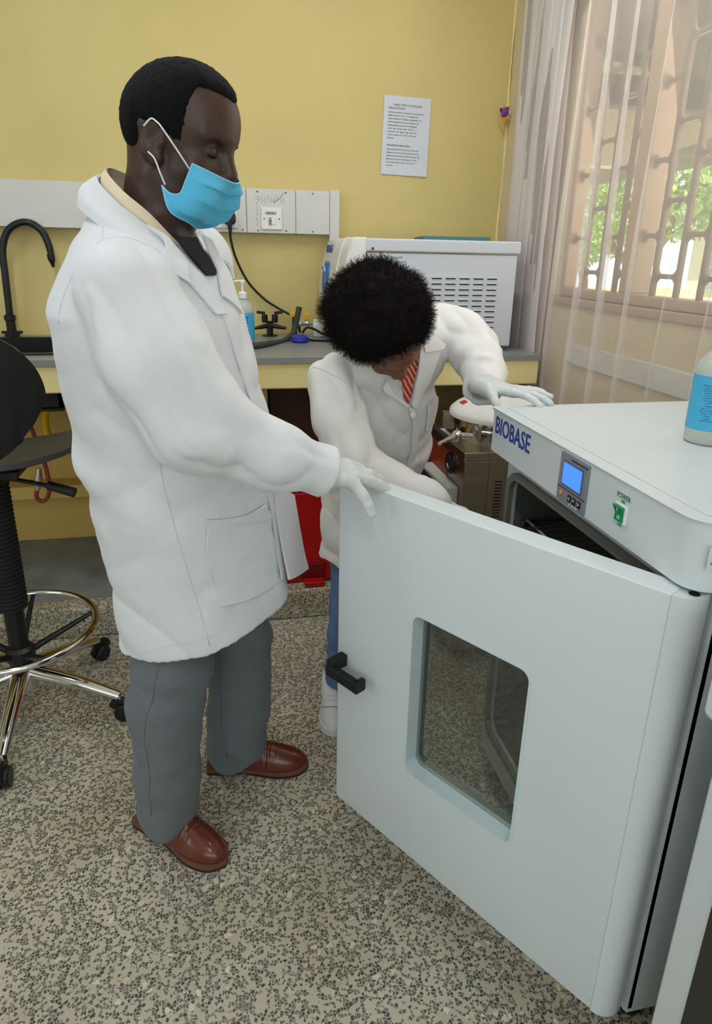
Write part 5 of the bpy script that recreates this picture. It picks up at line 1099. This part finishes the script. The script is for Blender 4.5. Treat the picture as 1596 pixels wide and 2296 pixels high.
def shoe(name, heel, toe, lab_, mU, mS, Lk=0.285, wid=1.0, sneaker=False):
    d = nrm(V3(toe[0]-heel[0], toe[1]-heel[1], 0)); l = V3(-d[1], d[0], 0); o = V3(toe[0], toe[1], 0)-d*Lk; R = np.stack([d, l, V3(0, 0, 1)], 1).astype(f32); s = Lk/0.285
    sw = [(0.0, 0.024), (0.02, 0.032), (0.07, 0.033), (0.13, 0.034), (0.19, 0.046), (0.235, 0.044), (0.265, 0.032), (0.285, 0.006)]
    def up(P):
        p = ((P-o.astype(f32)) @ R)/s
        e = ell(p, (0.205, 0, 0.022), (0.078, 0.044*wid, 0.042)); e = smin(e, ell(p, (0.135, 0, 0.036), (0.085, 0.037*wid, 0.052)), 0.03); e = smin(e, ell(p, (0.050, 0, 0.042), (0.050, 0.034*wid, 0.058)), 0.03)
        e = smin(e, rc(p, (0.095, 0, 0.060), (0.060, 0, 0.105), 0.036, 0.036), 0.03)
        e = e+0.0018*np.exp(-((p[:, 0]-0.175)/0.02)**2)*np.sin(p[:, 0]*420)*np.clip(p[:, 2]*30, 0, 1)
        return np.maximum(np.maximum(e*s, (0.016-p[:, 2])*s), (p[:, 2]-0.125)*s)
    u = nmesh(name, up, tuple(np.minimum(o, o+d*Lk)-V3(0.07, 0.07, 0.01)), tuple(np.maximum(o, o+d*Lk)+V3(0.07, 0.07, 0.15)), 0.0036, mU, man if not sneaker else woman)
    def outline(g): return [(x, w*wid+g) for x, w in sw]+[(x, -w*wid-g) for x, w in sw[::-1]]
    pts = catmull([(x, y, 0) for x, y in outline(0.002)], 3, True)
    for z0, z1, mm in (((0.0, 0.009, mS), (0.009, 0.020, mS)) if not sneaker else ((0.0, 0.012, mS), (0.012, 0.026, mS))):
        V = []; n = len(pts)
        for z in (z0, z1):
            for p in pts: V.append(o+d*p[0]*s+l*p[1]*s+V3(0, 0, z*s if not (z == 0 and 0.085 < p[0] < 0.13 and not sneaker) else 0.006))
        F = [tuple(range(n)), tuple(range(2*n-1, n-1, -1))]+[(k, (k+1) % n, n+(k+1) % n, n+k) for k in range(n)]
        pyd('sole' if z0 == 0 else 'welt', V, F, mm if z0 == 0 or sneaker else mat('brown_welt', (112, 74, 56), 0.5), u)
    return u, up, o, d, l, s
s1, f1, o1, d1, l1, _ = shoe('shoe', (-0.245, 1.385), (-0.047, 1.213), '', M_shoe, M_sole)
V, F = tube_data(proj(f1, [o1+d1*0.13+l1*0.042+V3(0, 0, 0.03), o1+d1*0.115+l1*0.036+V3(0, 0, 0.055), o1+d1*0.10+l1*0.015+V3(0, 0, 0.08)], 0.0005), 0.001, 5); pyd('shoe_seam', V, F, M_sole, s1)
s2_, f2, o2, d2, l2, _ = shoe('shoe', (-0.089, 1.545), (0.189, 1.497), '', M_shoe, M_sole)
for f_, o_, d_, l_, s_ in ((f1, o1, d1, l1, s1), (f2, o2, d2, l2, s2_)):
    for k in range(2): V, F = tube_data(catmull(list(proj(f_, [o_+d_*(0.135-k*0.018)+l_*t+V3(0, 0, 0.10) for t in (-0.02, 0, 0.02)], 0.001)), 3), 0.0016, 5); pyd('shoe_lace', V, F, M_sole, s_)
# gloved right hand on the door
WR = V3(0.158, 1.155, 1.010)
fR, tR, LR = glove_sdf(WR, (0.93, 0.30, -0.22), (0.20, -0.30, 0.93), 1, [(6, (16, 20, 16)), (2, (10, 10, 8)), (-4, (8, 8, 6)), (-50, (24, 12, 8))], [(0.018, 0.022, -0.008), (0.055, 0.046, -0.022), (0.080, 0.056, -0.040), (0.100, 0.058, -0.058)], 0.96, 1.3)
nmesh('glove', fR, tuple(WR-V3(0.09, 0.12, 0.16)), tuple(WR+V3(0.22, 0.17, 0.10)), 0.0026, M_glove, man)
fL, tL, LL = glove_sdf(CUL+V3(0.02, 0.005, -0.02), (0.45, 0.05, -0.9), (-0.5, 0.8, -0.2), -1, [(4, (20, 30, 20)), (1, (22, 30, 20)), (-2, (24, 30, 20)), (-5, (26, 30, 20))], [(0.02, 0.02, -0.008), (0.05, 0.04, -0.015), (0.075, 0.048, -0.02), (0.098, 0.045, -0.025)], 0.95)
nmesh('glove', fL, tuple(CUL-V3(0.12, 0.13, 0.26)), tuple(CUL+V3(0.2, 0.13, 0.08)), 0.004, M_glove, man)
# ------------------------------------------------------------------ THE WOMAN
woman = thing('person', 'woman in a white lab coat bending over beside the oven with dark curly hair', 'person', (0.42, 1.84, 0.0))
wsR = at(748, 855, 1.70); wsL = at(1000, 735, 1.82); wm = (wsR+wsL)/2; wl = nrm(wsL-wsR)
wch = wm+V3(0.0, 0.03, -0.06); wwa = at(842, 1010, 1.86); wpe = V3(0.405, 1.89, 0.80)
weR = at(792, 1030, 1.55); wwR = at(945, 1112, 1.44); weL = at(1068, 800, 1.70); wwL = at(1086, 876, 1.565)
wln = nrm(V3(wl[0], wl[1], 0))
WS = np.array([(0.44, 0.448, 1.862, 0.160, 0.155), (0.60, 0.446, 1.865, 0.158, 0.153), (0.75, 0.432, 1.872, 0.146, 0.150), (0.86, wwa[0], 1.87, 0.130, 0.155), (0.95, wwa[0]+0.01, 1.85, 0.125, 0.150), (1.0, wwa[0]+0.01, 1.83, 0.12, 0.14)], f32)
wfw = V3(wln[1], -wln[0], 0)
def tor_w(P):
    d, u, v = slices(P, WS, wfw, wln); d = np.maximum(d, P[:, 2]-0.98)
    d = smin(d, rc(P, wwa, wch, 0.128, 0.118, wl, 1.28), 0.06)
    d = smin(d, rc(P, wsR*0.72+wsL*0.28, wsL*0.72+wsR*0.28, 0.085, 0.085), 0.05)
    low = np.clip((0.9-P[:, 2])/0.4, 0, 1); ang = np.arctan2(v, u)
    d = d-0.009*low*np.sin(ang*6+1+pn(P, (3, 3, 3)))-0.022*(np.abs(pn(P @ RT1, (5, 5, 10), 40))-0.12)-0.008*np.abs(pn(P @ RT2, (9, 9, 18), 6))+0.002*np.exp(-(pn(P @ RT1, (5, 5, 10), 40)/0.05)**2)
    t = (P-wwa.astype(f32)) @ nrm(wch-wwa).astype(f32); d = d-0.005*np.exp(-((t-0.02)/0.05)**2)*np.sin(t*90+6*pn(P, (7, 7, 7), 9))
    return d
awR = ([wsR, (wsR+weR)/2+V3(-0.012, -0.01, 0), weR, (weR+wwR)/2+V3(0, 0, -0.012), wwR, wwR+V3(0.03, -0.02, -0.02)], [0.068, 0.062, 0.055, 0.047, 0.040, 0.038])
AXL = nrm(wwL-weL); awL = ([wsL, (wsL+weL)/2+V3(0.012, 0, 0.01), weL, (weL+wwL)/2+V3(0.008, 0, 0.004), wwL, wwL+AXL*0.02], [0.070, 0.064, 0.057, 0.048, 0.038, 0.037])
def coat_w0(P):
    d = tor_w(P)
    for A, e in ((awR, weR), (awL, weL)):
        s = chain(P, *A, k=0.05); r = np.linalg.norm(P-e.astype(f32), axis=1); t = P @ nrm(A[0][4]-A[0][2]).astype(f32)
        s = s-0.005*np.exp(-(r/0.11)**2)*np.sin(t*80+8*pn(P, (8, 8, 8), 3))-armfold(P, A[0][0], A[0][2], 0.024, (2.8, 13, 13), 3.3)
        d = smin(d, s, 0.013)
    return d
def coat_w(P):
    d = np.maximum(coat_w0(P), 0.470-P[:, 2]+0.01*np.sin(P[:, 0]*25))
    d = np.maximum(d, -np.maximum(slices(P, WS, wfw, wln)[0]+0.022, P[:, 2]-0.60))
    cut = (P-(wwL+AXL*0.004).astype(f32)) @ AXL.astype(f32); near = np.linalg.norm(P-wwL.astype(f32), axis=1)
    d = np.maximum(d, np.where(near < 0.10, np.minimum(cut, 0.05), -0.05)); d = np.maximum(d, -rc(P, wwL-AXL*0.04, wwL+AXL*0.05, 0.032, 0.034))
    d = np.maximum(d, -np.maximum(ell(P, wnk+V3(0.01, -0.06, 0.0), (0.060, 0.09, 0.065)), 1.05-P[:, 2]))
    return d
wnk = wm+V3(-0.02, -0.055, 0.055)
nmesh('lab_coat', coat_w, (0.14, 1.34, 0.42), (0.86, 2.10, 1.42), 0.0058, M_coatw, woman)
# head, bowed towards the oven door
WO = at(884, 852, 1.70)-V3(0.035, 0.058, -0.122); Wu = nrm(V3(-0.12, -0.86, 0.48)); Wf0 = V3(0.28, -0.42, -0.86); Wf = nrm(Wf0-Wu*np.dot(Wf0, Wu)); Wl = np.cross(Wu, Wf); WR_ = np.stack([Wf, Wl, Wu], 1)
def body_w(P):
    p = ((P-WO.astype(f32)) @ WR_.astype(f32))/0.93; d = head_local(p)*0.93
    d = smin(d, rc(P, h2w((-0.035, 0, -0.05), WO, WR_), wnk+V3(0, 0.03, -0.03), 0.050, 0.052), 0.03); d = smin(d, rc(P, wnk+V3(0, 0.03, -0.03), wch, 0.06, 0.08), 0.03)
    return d
nmesh('body', body_w, tuple(np.minimum(WO, wch)-0.16), tuple(np.maximum(WO, wch)+0.16), 0.0034, M_skinw, woman)
HC = at(846, 700, 1.585)
def hairball(P):
    p = (P-WO.astype(f32)) @ WR_.astype(f32)
    d = ell(P, HC, (0.129, 0.120, 0.115)); d = d-0.016*pn(P, (11, 11, 11), 5)-0.010*pn(P, (34, 34, 34), 6)-0.006*pn(P, (80, 80, 80), 7)
    face = ell(p, (0.110, 0, -0.100), (0.072, 0.075, 0.085)); return smax(d, -face, 0.015)
hb = nmesh('hair', hairball, tuple(HC-0.2), tuple(HC+0.2), 0.0042, M_hairw, woman, 0)
# loose curls over the surface
V, F = nets(hairball, HC-0.2, HC+0.2, 0.006); sel = RNG.integers(0, len(V), 15000); CV = []; CF = []
for i in sel:
    b = V[i].astype(float); d = b-HC; d /= np.linalg.norm(d); t = nrm(np.cross(d, RNG.normal(size=3))); w2_ = np.cross(d, t); L_ = RNG.uniform(0.008, 0.024); ph = RNG.uniform(0, 6.28); r = RNG.uniform(0.002, 0.005); k0 = len(CV)
    for s_ in range(5):
        u = s_/4; c = b-d*0.003+d*L_*u+t*r*math.cos(ph+u*5)+w2_*r*math.sin(ph+u*5); hw = 0.0006*(1-0.6*u); CV += [c+t*hw, c-t*hw]
    for s_ in range(4): CF.append((k0+2*s_, k0+2*s_+1, k0+2*s_+3, k0+2*s_+2))
me = bpy.data.meshes.new('hair_curls'); me.from_pydata([tuple(v) for v in CV], [], CF); cu_ = link('hair_curls', me, M_hairw, woman); cu_['kind'] = 'stuff'
# shirt, lapels, placket, buttons, pocket
M_rs = bpy.data.materials.new('red_striped_shirt'); M_rs.use_nodes = True; nt = M_rs.node_tree; b = nt.nodes['Principled BSDF']; b.inputs['Roughness'].default_value = 0.8
tc = nt.nodes.new('ShaderNodeTexCoord'); wv = nt.nodes.new('ShaderNodeTexWave'); wv.inputs['Scale'].default_value = 28; wv.inputs['Distortion'].default_value = 2.0; mp = nt.nodes.new('ShaderNodeMapping'); mp.inputs['Rotation'].default_value = (0, 0.5, 0.2)
rp = nt.nodes.new('ShaderNodeValToRGB'); rp.color_ramp.elements[0].position = 0.62; rp.color_ramp.elements[0].color = lin((176, 52, 34)); rp.color_ramp.elements[1].position = 0.72; rp.color_ramp.elements[1].color = lin((226, 170, 150))
nt.links.new(tc.outputs['Object'], mp.inputs[0]); nt.links.new(mp.outputs[0], wv.inputs['Vector']); nt.links.new(wv.outputs['Fac'], rp.inputs[0]); nt.links.new(rp.outputs[0], b.inputs['Base Color'])
patch('shirt_front', coat_w0, [[at(870, 800, 1.66), at(905, 790, 1.66), at(950, 780, 1.68)], [at(895, 850, 1.63), at(918, 845, 1.63), at(940, 840, 1.65)], [at(925, 895, 1.63), at(932, 895, 1.63), at(938, 893, 1.64)], [at(934, 912, 1.63), at(936, 912, 1.63), at(938, 912, 1.63)]], 0.006, 0.003, M_rs, woman)
patch('coat_lapel', coat_w0, [[at(870, 850, 1.63), at(895, 880, 1.62), at(915, 900, 1.62), at(936, 925, 1.62)], [at(862, 872, 1.62), at(872, 895, 1.61), at(898, 912, 1.61), at(932, 930, 1.62)]], 0.017, 0.006, M_coatw, woman)
patch('coat_lapel', coat_w0, [[at(950, 745, 1.68), at(942, 800, 1.66), at(938, 860, 1.65), at(938, 915, 1.63)], [at(985, 770, 1.70), at(975, 830, 1.68), at(962, 880, 1.66), at(942, 925, 1.64)]], 0.017, 0.006, M_coatw, woman)
patch('coat_lapel', coat_w0, [[at(945, 735, 1.68), at(968, 755, 1.69), at(990, 770, 1.71)], [at(950, 790, 1.67), at(970, 788, 1.68), at(988, 782, 1.70)]], 0.023, 0.005, M_coatw, woman)
patch('coat_placket', coat_w0, [[at(932, 925, 1.63), at(936, 960, 1.66), at(932, 1000, 1.70), at(915, 1030, 1.72), at(908, 1060, 1.74), at(905, 1110, 1.75)], [at(946, 925, 1.64), at(950, 960, 1.67), at(946, 1000, 1.71), at(930, 1030, 1.73), at(922, 1060, 1.75), at(918, 1110, 1.76)]], 0.008, 0.004, M_coatw, woman)
bp_ = proj(coat_w0, [at(942, 941, 1.64)], 0.012)[0]; lathe('button', [(0.008, 0), (0.008, 0.002), (0.005, 0.003)], tuple(bp_), M_white, woman, axis=(0, -0.9, 0.2), n=14)
patch('patch_pocket', coat_w0, [[at(972, 905, 1.70), at(1005, 890, 1.76)], [at(965, 970, 1.72), at(990, 960, 1.78)]], 0.006, 0.004, M_coatw, woman)
seam('armhole_seam', coat_w0, [at(700, 820, 1.68), at(760, 850, 1.63), at(815, 905, 1.60), at(822, 930, 1.60)], 0.0016, M_seam, woman)
patch('patch_pocket', coat_w0, [[at(725, 1130, 1.75), at(757, 1130, 1.73)], [at(737, 1178, 1.75), at(757, 1170, 1.73)]], 0.006, 0.004, M_coatw, woman)
# jeans
def jeans(P):
    A = chain(P, [V3(0.405, 1.91, 0.80), V3(0.376, 1.865, 0.46), V3(0.352, 1.80, 0.22), V3(0.330, 1.765, 0.085)], [0.070, 0.060, 0.056, 0.052], 0.02)
    B = chain(P, [V3(0.48, 1.89, 0.80), V3(0.50, 1.84, 0.46), V3(0.50, 1.84, 0.22), V3(0.49, 1.85, 0.085)], [0.070, 0.060, 0.056, 0.052], 0.02)
    d = smin(A, B, 0.015)-0.006*np.exp(-((P[:, 2]-0.15)/0.07)**2)*np.sin(P[:, 2]*110+5*pn(P, (9, 9, 9)))-0.004*pn(P, (11, 11, 9), 8)
    d = np.maximum(np.maximum(d, 0.082-P[:, 2]), P[:, 2]-0.84); return d
nmesh('jeans', jeans, (0.20, 1.62, 0.05), (0.60, 2.02, 0.88), 0.006, M_jean, woman)
M_snk = mat('white_canvas', (226, 226, 226), 0.7, var=0.04, vscale=30); M_rubw = mat('white_rubber_sole', (232, 232, 234), 0.5)
k1, g1, ko, kd, kl, _ = shoe('sneaker', (0.315, 1.83), (0.279, 1.605), '', M_snk, M_rubw, 0.25, 1.0, True)
for k in range(5): V, F = tube_data(catmull(list(proj(g1, [ko+kd*(0.175-k*0.02)+kl*t+V3(0, 0, 0.10) for t in (-0.024, 0, 0.024)], 0.001)), 3), 0.0016, 5); pyd('shoe_lace', V, F, MATS['white_stripe'], k1)
V, F = tube_data(catmull(list(proj(g1, [ko+kd*(0.165+0.02*math.cos(t*1.6))+kl*0.05*t+V3(0, 0, 0.05) for t in np.linspace(-1, 1, 9)], 0.0005)), 3), 0.0011, 5); pyd('toe_cap_line', V, F, M_ink, k1)
shoe('sneaker', (0.49, 1.93), (0.47, 1.70), '', M_snk, M_rubw, 0.25, 1.0, True)
# gloved hands
WW = wwL+AXL*0.0
fWL, tW, LW = glove_sdf(V3(0.655, 1.535, 1.088), (0.74, -0.66, -0.06), (0.05, 0.0, 1.0), -1, [(16, (2, 12, 14)), (4, (0, 10, 12)), (-10, (-4, 8, 10)), (-22, (-6, 6, 8))], [(0.012, 0.026, -0.008), (0.040, 0.062, -0.012), (0.060, 0.082, -0.028), (0.072, 0.090, -0.050)], 0.88)
nmesh('glove', fWL, (0.52, 1.30, 0.97), (0.86, 1.66, 1.17), 0.0027, M_glove, woman)
fWR, tw2, lw2 = glove_sdf(wwR+V3(0.02, -0.012, -0.012), nrm(wwR-weR), (0, -0.2, 1), 1, [(4, (20, 30, 20)), (1, (22, 30, 20)), (-2, (24, 30, 20)), (-5, (26, 30, 20))], [(0.02, 0.02, -0.008), (0.05, 0.04, -0.015), (0.075, 0.048, -0.02), (0.098, 0.045, -0.025)], 0.92)
nmesh('glove', fWR, tuple(wwR-V3(0.1, 0.2, 0.2)), tuple(wwR+V3(0.25, 0.12, 0.1)), 0.004, M_glove, woman)
